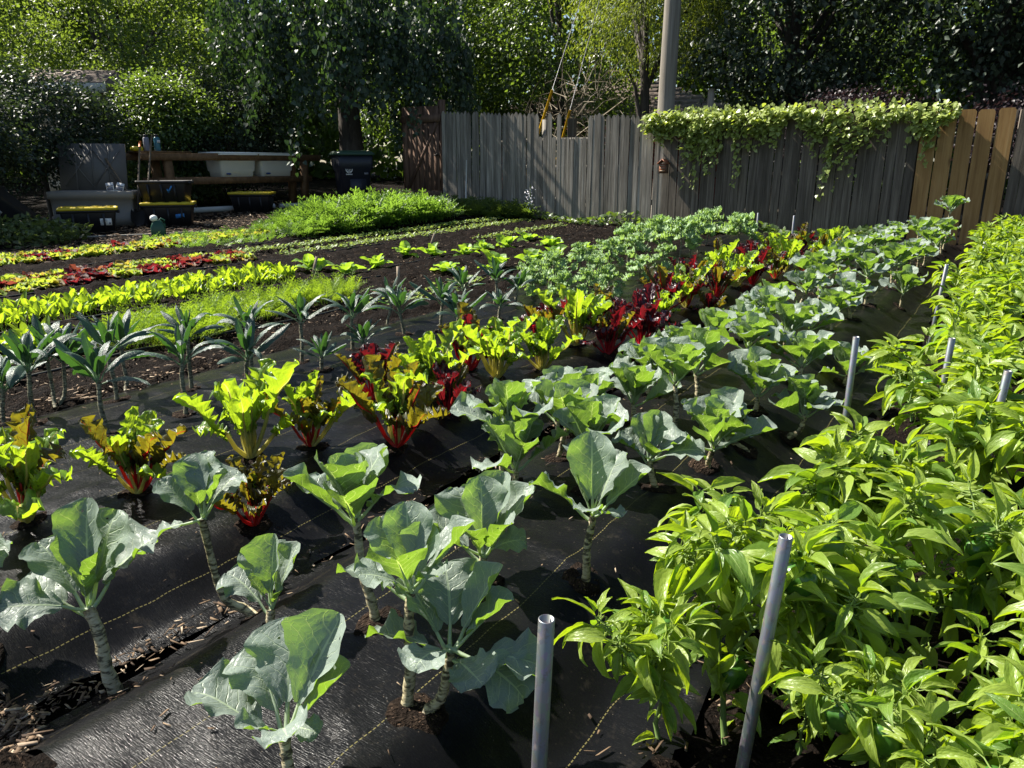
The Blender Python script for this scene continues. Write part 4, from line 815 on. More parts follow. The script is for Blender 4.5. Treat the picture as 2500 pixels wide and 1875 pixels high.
# vine over the board fence
vt = thing('climbing_vine', 'light green heart leaved vine spilling over the dark board fence', 'vine', (-3.2, FY, 1.8))
random.seed(31)
def vine_depth(x):
    base = 0.42 + 0.22 * math.sin(x * 2.3) + 0.2 * math.sin(x * 5.1 + 1) + 0.1 * math.sin(x * 13)
    if x > -2.0: base *= 0.55 + 0.2 * math.sin(x * 9)
    if x < -4.7: base = 0.25
    return base
VL = [mk('leaf', HEART[0] * s_, HEART[1], 'vine_leaf') for s_ in (0.062, 0.075, 0.088)]
strands = MB(); VP, VD, VZ, VS = [], [], [], []
for k in range(44):
    x = random.uniform(-5.1, -1.1); l = vine_depth(x) * random.uniform(0.8, 1.7)
    if random.random() < .12: l += 0.45
    pts = [(x, FY - 0.03, 1.93)]; px_ = x
    for q_ in range(9):
        px_ += random.gauss(0, .022); pts.append((px_, FY - 0.07 - 0.03 * math.sin(q_) - 0.02 * random.random(), 1.93 - l * (q_ + 1) / 9))
    strands.tube(pts, 0.0035, 4)
    for q_ in range(int(l * 46)):
        f = random.random(); j_ = min(8, int(f * 9)); p = np.array(pts[j_ + 1]); VP.append(p + rng.normal(0, .025, 3)); VD.append((random.gauss(0, .5), random.gauss(-.5, .3), -0.8)); VZ.append((random.gauss(-.5, .3), -0.8, 0.6)); VS.append(random.uniform(.05, .095) * (1.0 if f < .75 else .7))
for k in range(3000):
    x = random.uniform(-5.3, -0.95) if random.random() < .9 else random.uniform(-5.4, -4.5)
    f = abs(random.gauss(0, .45)); dep = f * vine_depth(x); thick = 0.05 + 0.13 * max(0, 1 - f * .8) * random.random()
    if x > -1.9 and random.random() < .45: continue
    VP.append(np.array((x, FY - 0.04 - thick + (0.2 * random.random() if f < .25 else 0), 1.90 - dep + random.gauss(0, .02) + (0.10 * random.random() if f < .25 else 0)))); VD.append((random.gauss(0, .6), random.gauss(-.5, .4), random.gauss(-.35, .4))); VZ.append((random.gauss(-.45, .35), -0.5, 0.9)); VS.append(random.uniform(.05, .095))
for k in range(260):     # flower spikes and shoots standing up along the top
    x = random.uniform(-4.9, -1.6); z = 1.94 + random.random() * 0.10
    VP.append(np.array((x, FY + random.uniform(-.14, .05), z))); VD.append((random.gauss(0, .3), random.gauss(0, .3), 1)); VZ.append((0, -1, .3)); VS.append(random.uniform(.03, .06))
VP, VD, VZ, VS = map(np.array, (VP, VD, VZ, VS))
bo = np.array((-3.2, FY, 1.8))
pick = np.argsort(-(VS - 0.2 * (VP[:, 1] - FY)))[:280]
mask = np.ones(len(VP), bool); mask[pick] = False
for k in pick:
    Yv = Vector(VD[k]).normalized(); Xv = Yv.cross(Vector(VZ[k])).normalized(); Zv = Xv.cross(Yv)
    link('leaf', VL[int(k) % 3], vt, Matrix.Translation(Vector(VP[k] - bo)) @ Matrix((Xv, Yv, Zv)).transposed().to_4x4())
V, P, _ = scatter(HEART[0], HEART[1], VP[mask] - bo, VD[mask], VZ[mask], VS[mask])
o = link('foliage', mk('foliage', V, P, 'vine_leaf'), vt); o['kind'] = 'stuff'
link('stems', strands.mesh('stems', 'vine_stem'), vt, Matrix.Translation(-Vector(bo)))

# ------------------------------------------------------------------ the working corner
def rrect_loft(levels, n=5):
    """levels: (hx, hy, radius, z) -> closed rounded box"""
    V = []; m_ = 4 * (n + 1)
    for hx, hy, rd, z in levels:
        for cx, cy, a0 in ((1, 1, 0), (-1, 1, 90), (-1, -1, 180), (1, -1, 270)):
            for k in range(n + 1):
                a = R(a0 + 90 * k / n); V.append((cx * (hx - rd) + rd * math.cos(a), cy * (hy - rd) + rd * math.sin(a), z))
    q_ = [(i_ * m_ + k, i_ * m_ + (k + 1) % m_, (i_ + 1) * m_ + (k + 1) % m_, (i_ + 1) * m_ + k) for i_ in range(len(levels) - 1) for k in range(m_)]
    return np.array(V), [np.array(q_), np.arange(m_)[None, ::-1], (np.arange(m_) + (len(levels) - 1) * m_)[None]]
def tote(loc, rz, lid, label, extra=None):
    t = thing('storage_tote', label, 'tote', loc, rz, 'storage totes')
    b = MB(); lv = [(0.31, 0.18, 0.03, 0), (0.36, 0.225, 0.035, 0.30), (0.36, 0.225, 0.035, 0.305), (0.385, 0.25, 0.04, 0.307), (0.385, 0.25, 0.04, 0.345)]
    if not lid: lv += [(0.365, 0.23, 0.035, 0.345), (0.31, 0.18, 0.03, 0.02)]
    V, P = rrect_loft(lv); b.add(V, P); link('tub', b.mesh('tub', 'black_plastic', False), t)
    for sx in (-0.2, 0.0, 0.2):
        b = MB(); b.box((0, 0, 0.15), (0.014, 0.010, 0.13)); link('rib', b.mesh('rib', 'black_plastic', False), t, Matrix.Translation((sx, -0.203, 0.01)) @ Matrix.Rotation(0.14, 4, 'X'))
    for sg in (-1, 1):
        b = MB(); b.box((0, 0, 0), (0.02, 0.11, 0.02)); link('handle', b.mesh('handle', 'black_plastic', False), t, (sg * 0.39, 0, 0.31))
    if lid:
        b = MB(); V, P = rrect_loft([(0.395, 0.26, 0.04, 0.340), (0.395, 0.26, 0.04, 0.375), (0.37, 0.235, 0.04, 0.378), (0.36, 0.225, 0.04, 0.362), (0.30, 0.165, 0.03, 0.362), (0.29, 0.155, 0.03, 0.376)]); b.add(V, P); li = link('lid', b.mesh('lid', 'yellow_plastic', False), t)
        for sx in (-0.27, -0.09, 0.09, 0.27):
            for sy in (-1, 1):
                b = MB(); b.box((0, 0, 0), (0.055, 0.018, 0.008)); link('lid_block', b.mesh('lid_block', 'yellow_plastic', False), li, (sx, sy * 0.205, 0.378))
    return t
T1 = (-11.58, 5.94); T2 = (-11.45, 7.16); T3 = (-12.2, 9.35)
CR = YAW
t = tote((T1[0], T1[1], float(gz(*T1)) - 0.005), CR + 0.45, True, 'black tote with yellow lid and a white paper label')
b = MB(); b.box((0, 0, 0), (0.075, 0.003, 0.05)); lb = link('label', b.mesh('label', 'paper', False), t, Matrix.Translation((0.22, -0.225, 0.17)) @ Matrix.Rotation(0.13, 4, 'X'))
b = MB(); b.box((0.05, -0.004, -0.02), (0.012, 0.002, 0.012)); [b.box((-0.02, -0.004, 0.03 - 0.012 * k), (0.04, 0.002, 0.002)) for k in range(4)]; link('print', b.mesh('print', 'print_grey', False), lb)
zt = float(gz(*T2))
t = tote((T2[0], T2[1], zt - 0.005), CR + 0.3, True, 'black tote with yellow lid and blue tape under the open tote')
b = MB(); b.box((0, 0, 0), (0.065, 0.003, 0.03)); link('tape', b.mesh('tape', 'blue_tape', False), t, Matrix.Translation((0.17, -0.222, 0.17)) @ Matrix.Rotation(0.13, 4, 'X') @ Matrix.Rotation(-0.12, 4, 'Y'))
t = tote((T2[0] - 0.06, T2[1] + 0.02, zt + 0.358), CR + 0.12, False, 'open black tote without lid stacked on a lidded tote')
b = MB(); b.box((0, 0, 0.02), (0.012, 0.003, 0.06), (0, 0.6, 0)).box((-0.035, 0, -0.01), (0.010, 0.003, 0.03), (0, -0.2, 0)); link('tape', b.mesh('tape', 'blue_tape', False), t, Matrix.Translation((0.13, -0.224, 0.2)) @ Matrix.Rotation(0.13, 4, 'X'))
tote((T3[0], T3[1], float(gz(*T3)) - 0.005), CR + 0.08, True, 'black tote with yellow lid alone in front of the wooden bench')
# wash bench along the left boundary
BX, BY0, BY1 = -12.95, 7.55, 11.55
zb = float(gz(BX, 9.4))
t = thing('wash_bench', 'long wooden wash bench holding two white tubs', 'bench', (BX, (BY0 + BY1) / 2, zb))
HB = 0.98; LB = (BY1 - BY0) / 2
for dx in (-0.24, 0.24):
    b = MB(); b.box((0, 0, 0), (0.02, LB, 0.062)); link('top_rail', b.mesh('top_rail', 'bench_wood', False), t, (dx, 0, HB))
    b = MB(); b.box((0, 0, 0), (0.02, LB - 0.25, 0.062)); link('lower_rail', b.mesh('lower_rail', 'bench_wood', False), t, (dx * 0.92, 0, 0.56))
    for dy in (-LB + 0.55, LB - 0.45):
        b = MB(); b.box((0, 0, HB / 2 - 0.06), (0.05, 0.07, HB / 2)); link('leg', b.mesh('leg', 'bench_wood', False), t, Matrix.Translation((dx * 0.8, dy, 0.02)) @ Matrix.Rotation((1 if dy < 0 else -1) * 0.06, 4, 'X'))
b = MB(); b.box((0, 0, 0), (0.27, 0.45, 0.016)); link('shelf_board', b.mesh('shelf_board', 'bench_wood', False), t, (0, -LB + 0.5, HB + 0.079))
def tub(y, label):
    q_ = thing('white_tub', label, 'tub', (BX, y, zb + 0.62), 0, 'white wash tubs')
    b = MB(); V, P = rrect_loft([(0.20, 0.36, 0.05, 0.0), (0.215, 0.375, 0.06, 0.10), (0.235, 0.39, 0.06, 0.11), (0.26, 0.42, 0.07, 0.40), (0.30, 0.46, 0.08, 0.40), (0.30, 0.46, 0.08, 0.425), (0.25, 0.41, 0.07, 0.425), (0.2, 0.36, 0.05, 0.05)])
    b.add(V, P); link('basin', b.mesh('basin', 'white_plastic', False), q_)
    b = MB(); b.lathe([(0.0, 0), (1, 0), (1, 0.06), (0.0, 0.06)], 18, 0.035, 0.018); link('oval_logo', b.mesh('oval_logo', 'logo_blue', False), q_, Matrix.Translation((0.232, -0.26, 0.055)) @ Matrix.Rotation(R(90), 4, 'Y') @ Matrix.Rotation(R(90), 4, 'Z'))
    return q_
tub(9.5, 'white wash tub with blue oval logo nearer to the stacked totes'); tub(10.42, 'white wash tub with blue oval logo nearer to the trash cart')
b = MB(); b.box((0, 0, 0), (0.29, 0.95, 0.012)); tag(link('tub_cover', b.mesh('tub_cover', 'white_plastic', False), None, (BX, 9.96, zb + 1.062)), 'flat white board covering both wash tubs', 'cover')
def bottle(y, mat, r_, h, label):
    q_ = thing('drink_bottle', label, 'bottle', (BX, y, zb + HB + 0.096))
    b = MB(); b.lathe([(r_ * .9, 0), (r_, 0.01), (r_, h * .78), (r_ * .7, h * .86)], 14); link('body', b.mesh('body', mat), q_)
    b = MB(); b.lathe([(r_ * .72, h * .86), (r_ * .72, h), (r_ * .6, h * 1.01)], 14); link('cap', b.mesh('cap', 'black_plastic'), q_); return q_
bottle(7.82, 'print_grey', 0.05, 0.27, 'grey drink bottle with black cap on the bench')
bo_ = bottle(8.02, 'teal_plastic', 0.052, 0.28, 'teal patterned drink bottle on the bench')
b = MB(); [b.box((0.0, -0.02 + 0.02 * k, 0.16), (0.003, 0.006, 0.025)) for k in range(3)]; link('print', b.mesh('print', 'paper', False), bo_, (0.053, 0, 0))
b = MB(); V, P = rrect_loft([(0.06, 0.09, 0.02, 0), (0.06, 0.09, 0.02, 0.05), (0.045, 0.075, 0.02, 0.075)]); b.add(V, P); tag(link('yellow_caddy', b.mesh('yellow_caddy', 'yellow_plastic', False), None, (BX, 7.63, zb + HB + 0.094)), 'small yellow box at the end of the bench', 'box')
# deck box with its lid thrown open
DX, DY = -12.45, 6.55; zd = float(gz(DX, DY)); drz = CR + 0.25
t = thing('deck_box', 'grey resin deck box with its ribbed lid open against the bush', 'deck box', (DX, DY, zd), drz)
b = MB(); V, P = rrect_loft([(0.58, 0.30, 0.03, 0), (0.60, 0.32, 0.03, 0.16), (0.58, 0.30, 0.03, 0.17), (0.59, 0.31, 0.03, 0.42), (0.62, 0.34, 0.03, 0.43), (0.62, 0.34, 0.03, 0.54), (0.57, 0.29, 0.03, 0.54), (0.55, 0.27, 0.03, 0.1)]); b.add(V, P); link('body', b.mesh('body', 'grey_resin', False), t)
Ml = Matrix.Translation((-0.10, 0.36, 0.50)) @ Matrix.Rotation(R(-16), 4, 'X')
b = MB(); b.box((0, 0, 0.40), (0.50, 0.02, 0.40)); li = link('lid', b.mesh('lid', 'taupe_resin', False), t, Ml)
for k in range(7):
    b = MB()
    if k < 3: b.box((0, 0, 0), (0.009, 0.012, 0.39)); M = Matrix.Translation((-0.25 + 0.25 * k, -0.026, 0.40))
    else: b.box((0, 0, 0), (0.009, 0.009, 0.36)); M = Matrix.Translation((-0.22 + 0.44 * (k % 2), -0.028 - .003 * (k > 4), 0.40)) @ Matrix.Rotation((1 if k < 5 else -1) * 0.6, 4, 'Y')
    link('rib', b.mesh('rib', 'taupe_resin', False), li, M)
for dx, a_, lab in ((0.28, -0.12, 'white seed packet standing upright in the deck box'), (0.40, 0.28, 'white seed packet tilted sideways in the deck box')):
    m4 = Matrix.Translation((DX, DY, zd)) @ Matrix.Rotation(drz, 4, 'Z') @ Matrix.Translation((dx, -0.22 - dx * .1, 0.53)) @ Matrix.Rotation(a_, 4, 'Y') @ Matrix.Rotation(-0.2, 4, 'X')
    q_ = tag(link('seed_packet', None, None, m4), lab, 'packet', 'seed packets')
    b = MB(); b.box((0, 0, 0.05), (0.055, 0.003, 0.09)); link('packet', b.mesh('packet', 'paper', False), q_)
    b = MB(); b.box((0, -0.005, 0.09), (0.045, 0.002, 0.01)).box((0, -0.005, 0.045), (0.045, 0.002, 0.025)); link('print', b.mesh('print', 'print_grey', False), q_)
# tools leaning
def tool(p0, p1, label, head, grip=None, name='shovel'):
    p0, p1 = Vector(p0), Vector(p1); q_ = thing(name, label, 'tool', p0, 0, 'garden tools')
    d = p1 - p0; b = MB(); b.tube([d * (0.24 if head else 0.0), d * 0.6, d], 0.016, 8); link('handle', b.mesh('handle', 'handle_wood'), q_)
    if head:
        b = MB(); V = []; rows = 7
        for i_ in range(rows):
            f = i_ / (rows - 1); wv = 0.11 * math.sin(math.pi * (0.12 + 0.62 * (f))) ** 0.5 if f > 0 else 0.02
            for k in range(5): u_ = -1 + k * 0.5; V.append((u_ * wv, 0.03 * abs(u_) ** 2, f * 0.30))
        b.add(V, [np.array([(i_ * 5 + k, i_ * 5 + k + 1, (i_ + 1) * 5 + k + 1, (i_ + 1) * 5 + k) for i_ in range(rows - 1) for k in range(4)])])
        b.tube([(0, 0.012, 0.27), (0, 0.012, 0.40)], 0.02, 8)
        rot = d.to_track_quat('Z', 'Y').to_matrix().to_4x4()
        link('blade', b.mesh('blade', 'dark_steel'), q_, rot @ Matrix.Rotation(CR, 4, 'Z'))
    if grip:
        b = MB(); b.tube([d * 0.93, d * 1.0], 0.02, 8); link('grip', b.mesh('grip', grip), q_)
    return q_
zz = float(gz(-11.6, 6.9))
tool((-11.75, 6.75, zz), (-12.35, 7.35, zz + 1.32), 'round shovel with orange grip leaning in front of the deck box', True, 'orange_plastic')
tool((-11.85, 6.95, zz), (-12.6, 7.72, zz + 1.42), 'shovel with a plain grey handle beside the orange gripped one', True)
tool((-12.1, 7.0, zz + 0.3), (-12.75, 6.95, zz + 1.05), 'short wooden handled tool leaning behind the deck box', False, name='garden_rake')
# tilted black bin in the bush
BXX = (-11.9, 5.2); zb2 = float(gz(*BXX))
t = thing('tilted_bin', 'black plastic bin tipped over against the bush with a silver tag', 'bin', (*BXX, zb2 + 0.16))
Mt = Matrix.Rotation(CR + 0.2, 4, 'Z') @ Matrix.Rotation(R(-52), 4, 'Y')
b = MB(); V, P = rrect_loft([(0.17, 0.17, 0.05, -0.1), (0.22, 0.22, 0.06, 0.52), (0.25, 0.25, 0.06, 0.53), (0.25, 0.25, 0.06, 0.56)]); b.add(V, P); link('body', b.mesh('body', 'black_plastic', False), t, Mt)
b = MB(); b.box((0, 0, 0), (0.035, 0.003, 0.09)).box((0, -0.004, 0), (0.012, 0.003, 0.06)); link('tag', b.mesh('tag', 'steel_cable', False), t, Mt @ Matrix.Translation((0, -0.222, 0.36)))
# green sprayer jug with white cap
J = (-10.02, 6.06); zj = float(gz(*J))
t = thing('green_jug', 'dark green plastic jug with a round white cap on the mulch', 'jug', (*J, zj), CR + 0.4)
b = MB(); V, P = rrect_loft([(0.085, 0.06, 0.03, 0), (0.095, 0.07, 0.03, 0.02), (0.095, 0.07, 0.03, 0.17), (0.065, 0.05, 0.03, 0.24), (0.045, 0.04, 0.03, 0.26)]); b.add(V, P); link('body', b.mesh('body', 'dark_green_plastic'), t)
b = MB(); b.tube([(0.02, 0, 0.25), (0.05, 0, 0.285), (0.09, 0, 0.26), (0.085, 0, 0.19)], 0.013, 8); link('handle', b.mesh('handle', 'dark_green_plastic'), t)
b = MB(); b.lathe([(0.01, -0.045), (0.042, -0.03), (0.052, 0.0), (0.042, 0.03), (0.01, 0.045)], 14); link('cap', b.mesh('cap', 'white_plastic'), t, (-0.04, -0.01, 0.29))
# hose and pvc pipe
pts = [(-11.0 + 0.9 * f, 5.2 + 2.4 * f + 0.12 * math.sin(f * 9), float(gz(-10.5, 6)) + 0.02) for f in np.linspace(0, 1, 14)] + [(-10.1 - 0.12 * math.sin(a), 7.75 + 0.12 * (1 - math.cos(a)), float(gz(-10, 7.7)) + 0.03) for a in np.linspace(0.3, 5.2, 12)]
b = MB(); b.tube(pts, 0.013, 7); tag(link('garden_hose', b.mesh('garden_hose', 'hose_grey')), 'grey garden hose lying on the mulch by the green jug', 'hose')
z1 = float(gz(-13, 8.9)) + 0.05
b = MB(); b.tube([(-12.75, 8.35, z1), (-12.55, 9.2, z1 + .01), (-12.4, 10.0, z1 + 0.02)], 0.05, 12); tag(link('pvc_pipe', b.mesh('pvc_pipe', 'pvc')), 'white plastic pipe on the ground left of the lone tote', 'pipe')
b = MB(); b.tube([(-12.3, 10.05, z1 + .02), (-12.1, 10.6, z1 + .03), (-11.8, 11.4, z1 + 0.05)], 0.045, 12); tag(link('pvc_pipe', b.mesh('pvc_pipe', 'pvc')), 'white plastic pipe on the ground by the carrots', 'pipe')
# trash cart
K = (-11.25, 11.05); zk = float(gz(*K)) - 0.02
t = thing('trash_cart', 'dark navy wheeled trash cart with green lid and white emblem', 'trash cart', (*K, zk), CR + 0.42)
b = MB(); V, P = rrect_loft([(0.26, 0.27, 0.05, 0.06), (0.30, 0.33, 0.05, 0.75), (0.33, 0.38, 0.05, 0.80), (0.34, 0.40, 0.05, 1.04)]); b.add(V, P); link('body', b.mesh('body', 'navy_plastic', False), t)
b = MB(); V, P = rrect_loft([(0.37, 0.43, 0.05, 1.04), (0.375, 0.435, 0.05, 1.07), (0.33, 0.38, 0.08, 1.12), (0.2, 0.25, 0.1, 1.135)]); b.add(V, P); link('lid', b.mesh('lid', 'green_lid_plastic', False), t)
for sg in (-1, 1):
    b = MB(); b.lathe([(0.0, -0.025), (0.11, -0.025), (0.125, 0), (0.11, 0.025), (0.0, 0.025)], 18); link('wheel', b.mesh('wheel', 'black_rubber'), t, Matrix.Translation((sg * 0.29, 0.3, 0.125)) @ Matrix.Rotation(R(90), 4, 'Y'))
b = MB(); b.tube([(-0.3, 0.44, 0.99), (0.3, 0.44, 0.99)], 0.018, 8); link('handle_bar', b.mesh('handle_bar', 'navy_plastic'), t)
for k in range(6):
    b = MB(); b.box((0, 0, 0), (0.008, 0.012, 0.07)); link('grip_rib', b.mesh('grip_rib', 'navy_plastic', False), t, (0.345, -0.2 + 0.08 * k, 0.88))
b = MB(); b.box((0, 0, 0), (0.16, 0.005, 0.18)); link('panel', b.mesh('panel', 'navy_plastic', False), t, Matrix.Translation((0.04, -0.305, 0.42)) @ Matrix.Rotation(0.09, 4, 'X'))
b = MB()
a_ = np.linspace(0, 2 * math.pi, 28); b.tube(np.stack([0.062 * np.cos(a_), 0 * a_, 0.066 * np.sin(a_)], -1), 0.008, 5, cap=False)
b.box((0, 0, 0.0), (0.006, 0.004, 0.06)); b.box((-0.026, 0, 0.01), (0.005, 0.004, 0.035), (0, 0.5, 0)); b.box((0.026, 0, 0.01), (0.005, 0.004, 0.035), (0, -0.5, 0)); b.box((0, 0, -0.035), (0.04, 0.004, 0.007))
[b.box((-0.054 + 0.018 * k, 0, -0.094), (0.006, 0.004, 0.010 if k % 2 else 0.013)) for k in range(7)]
link('emblem', b.mesh('emblem', 'paper', False), t, Matrix.Translation((-0.14, -0.362, 0.78)) @ Matrix.Rotation(0.06, 4, 'X'))
b = MB(); b.box((0, 0, 0), (0.04, 0.003, 0.018)); link('plate', b.mesh('plate', 'print_grey', False), t, Matrix.Translation((0.2, -0.337, 0.70)) @ Matrix.Rotation(0.06, 4, 'X'))
# plant markers
for x, y, lab, ln in [(-4.78, 5.2, 'flat wooden plant marker upright on bare soil by the kale', 0.03), (-5.95, 5.2, 'short leaning wooden plant marker in front of the first cabbage', 0.3), (-6.4, 7.6, 'thin pale plant marker tilted on soil behind the cabbages', 0.35)]:
    b = MB(); b.box((0, 0, 0.08), (0.014, 0.004, 0.12)); o = tag(link('plant_marker', b.mesh('plant_marker', 'stake_wood', False)), lab, 'marker', 'plant markers')
    o.location = (x, y, float(gz(x, y)) + 0.01); o.rotation_euler = (0, ln, CR)
# drip lines
for x, y0, y1, lab in [(-8.3, 2.2, 11.2, 'between the lettuce rows'), (-7.05, 2.2, 11.2, 'beside the seedlings'), (-5.66, 1.6, 11.0, 'along the cabbages'), (-5.35, 1.6, 9.5, 'along the spinach edge'), (-4.45, 1.4, 9.0, 'next to the dill')]:
    pts = [(x + 0.05 * math.sin(f * 1.3 + x) + 0.012 * math.sin(f * 7), f, float(gz(x, f)) + 0.035 + 0.006 * math.sin(f * 3)) for f in np.arange(y0, y1, 0.15)]
    b = MB(); b.tube(pts, 0.0085, 6); tag(link('drip_line', b.mesh('drip_line', 'drip_black')), f'black drip irrigation line {lab}', 'hose', 'drip lines')
# white flowers by the fence
n = 60; P_ = np.stack([-7.35 + rng.normal(0, .05, n), 11.5 + rng.normal(0, .04, n), 0.45 + rng.uniform(0, .35, n)], -1)
V, P, _ = scatter(LEAF6[0], LEAF6[1], P_, randdir(n), randdir(n), np.full(n, .035)); fl = tag(link('flower_spike', mk('flower_spike', V, P, 'flower_white')), 'small white flower spike at the foot of the picket fence', 'flower')
b = MB(); b.tube([(-7.35, 11.5, 0.2), (-7.34, 11.5, 0.85)], 0.006, 5); link('stem', b.mesh('stem', 'mid_leaf'), fl)

# ------------------------------------------------------------------ mulch chips and litter
def chips(name, P_, label, smin=.012, smax=.04):
    n = len(P_); bx_ = np.array([(x, y, z) for z in (-1, 1) for y in (-1, 1) for x in (-1, 1)], float) * np.array((0.36, 1.0, 0.035))
    bx_[[1, 5]] *= (0.3, 0.85, 1.0); bx_[[2, 6]] *= (0.5, 0.8, 1.0); F = [np.array([(0, 2, 3, 1), (4, 5, 7, 6), (0, 1, 5, 4), (1, 3, 7, 5), (3, 2, 6, 7), (2, 0, 4, 6)])]
    az = rng.uniform(0, 6.28, n); D = np.stack([np.cos(az), np.sin(az), rng.normal(0, .16, n)], -1); Z = np.stack([rng.normal(0, .35, n), rng.normal(0, .35, n), np.ones(n)], -1)
    S = rng.uniform(smin, smax, n)[:, None] * np.stack([rng.uniform(.2, 1.5, n), rng.uniform(.4, 1.5, n), rng.uniform(.6, 1.6, n)], -1)
    V, P, _ = scatter(bx_, F, P_, D, Z, S); o = link(name, mk(name, V, P, 'wood_chip', smooth=False)); tag(o, label, 'mulch'); o['kind'] = 'stuff'
def onz(x, y, dz): return np.stack([x, y, dz], -1)
x = rng.uniform(-2.3, -1.5, 6500); y = rng.uniform(0.05, 0.66, 6500); k = (y < 0.56 - 0.25 * np.abs(x + 1.68)) | (x < -1.66) & (y < 0.55); x, y = x[k], y[k]
chips('wood_chips', onz(x, y, gz(x, y) + bz(x) * sm(-.2, .42, y) + rng.uniform(.0, .03, len(x))), 'pale wood chips heaped at the front end of the fabric beds', .004, .021)
y = 0.5 + 9 * rng.uniform(0, 1, 900) ** 2.6; x = -1.665 + rng.normal(0, .035, 900)
chips('wood_chips', onz(x, y, fz(x, y) + 0.012 + rng.uniform(0, .012, 900)), 'wood chips gathered in the furrow between the two fabric beds', .003, .015)
y = rng.uniform(0.7, 3.2, 420); x = -0.40 + rng.normal(0, .07, 420)
chips('wood_chips', onz(x, y, np.maximum(fz(x, y), gz(x, y) + 0.0) + 0.012), 'wood chips scattered at the edge of the pepper bed', .004, .018)
y = 0.6 + 6 * rng.uniform(0, 1, 700) ** 1.5; x = rng.uniform(-3.7, -0.5, 700)
chips('litter', onz(x, y, fz(x, y) + 0.012), 'small dry bits of litter scattered on the black fabric', .003, .011)
x = rng.uniform(-5.0, -3.95, 900) ; y = rng.uniform(1.0, 4.0, 900)
chips('litter', onz(x, y, gz(x, y) + 0.03), 'woody crumbs on the dark soil beside the lacinato kale', .004, .016)
x = rng.uniform(-4.1, -3.8, 500); y = rng.uniform(1.0, 3.0, 500)
chips('wood_chips', onz(x, y, gz(x, y) + 0.025), 'pale chips along the outer edge of the kale fabric', .006, .024)
x = rng.uniform(-9.8, -4.2, 9000); y = rng.uniform(1.5, 11.4, 9000)
chips('litter', onz(x, y, gz(x, y) + 0.03 + rng.uniform(0, .012, 9000)), 'dark crumbs and twigs over the open garden soil', .005, .018)
x = rng.uniform(-13.6, -9.75, 9000); y = rng.uniform(4.5, 11.6, 9000)
chips('wood_chips', onz(x, y, gz(x, y) + rng.uniform(0, .03, 9000)), 'brown wood chip path in front of the bench and totes', .012, .045)

# ------------------------------------------------------------------ buildings behind
def window(par, c, hx, hz_, ry=None):
    f = MB(); f.box((0, 0, 0), (hx, 0.04, hz_)); w_ = link('window', f.mesh('window', 'white_trim', False), par, c)
    for sz in (-1, 1):
        g_ = MB(); g_.box((0, 0, 0), (hx - 0.06, 0.01, hz_ / 2 - 0.05)); link('pane', g_.mesh('pane', 'glass_dark', False), w_, (0, -0.046, sz * hz_ / 2))
def house(name, label, loc, rz, hx, hy, h, wallmat, roofmat, rise, over=0.3, wins=(), hip=False, siding=0.2):
    t = thing(name, label, 'building', loc, rz)
    b = MB(); b.box((0, 0, h / 2), (hx, hy, h / 2)); wl = link('wall', b.mesh('wall', wallmat, False), t)
    m_ = bpy.data.meshes.new('siding_board'); bb = MB(); bb.box((0, 0, 0), (hx - 0.02, 0.012, siding * 0.47), (0.05, 0, 0)); sb = bb.mesh('siding_board', wallmat, False)
    for k in range(int(h / siding)): link('siding_board', sb, wl, (0, -hy - 0.011, siding * (k + .5)))
    ox, oy = hx + over, hy + over; rx_ = (hx - hy if hip else ox)
    V = [(-ox, -oy, h), (ox, -oy, h), (ox, oy, h), (-ox, oy, h), (-rx_, 0, h + rise), (rx_, 0, h + rise)]
    V += [(x, y, z - 0.14) for x, y, z in V[:4]]
    b = MB(); b.add(V, [[(0, 1, 5, 4), (2, 3, 4, 5), (0, 6, 7, 1), (1, 7, 8, 2), (2, 8, 9, 3), (3, 9, 6, 0), (6, 9, 8, 7)], [(1, 2, 5), (3, 0, 4)]]); rf = link('roof', b.mesh('roof', roofmat, False), t)
    for k in range(9):
        f = (k + .35) / 9; y_ = -oy * (1 - f); z_ = h + rise * f; hw = ox - (ox - rx_) * f
        c_ = MB(); c_.box((0, 0, 0), (hw - 0.02, oy / 9 * 0.52, 0.012), (math.atan2(rise, oy), 0, 0)); link('shingle_course', c_.mesh('shingle_course', roofmat, False), rf, (0, y_, z_ + 0.014))
    b = MB(); b.box((0, 0, 0), (ox + 0.01, 0.02, 0.085)); link('fascia', b.mesh('fascia', 'white_trim', False), t, (0, -oy - 0.023, h - 0.07))
    for c, a, d in wins: window(t, c, a, d)
    return t
house('garden_shed', 'beige sided shed with shingle roof among the left trees', (-15.9, 8.35, 0.3), R(42), 0.6, 0.6, 2.35, 'siding', 'shingle', 0.3, over=0.15)
house('neighbour_house', 'blue grey house glimpsed through the left trees', (-33, 19, 0.3), R(60), 5, 4, 9.8, 'blue_siding', 'shingle', 2.0, wins=[((-2.6, -4.0, 7.6), .5, .8), ((0.2, -4.0, 7.6), .5, .8), ((2.6, -4.0, 7.6), .5, .8)])
house('neighbour_house', 'low house with brown hip roof and red wall beyond the fence', (-11.0, 22.8, -0.6), R(12), 3.6, 3.0, 3.1, 'red_siding', 'shingle', 1.25, hip=True)

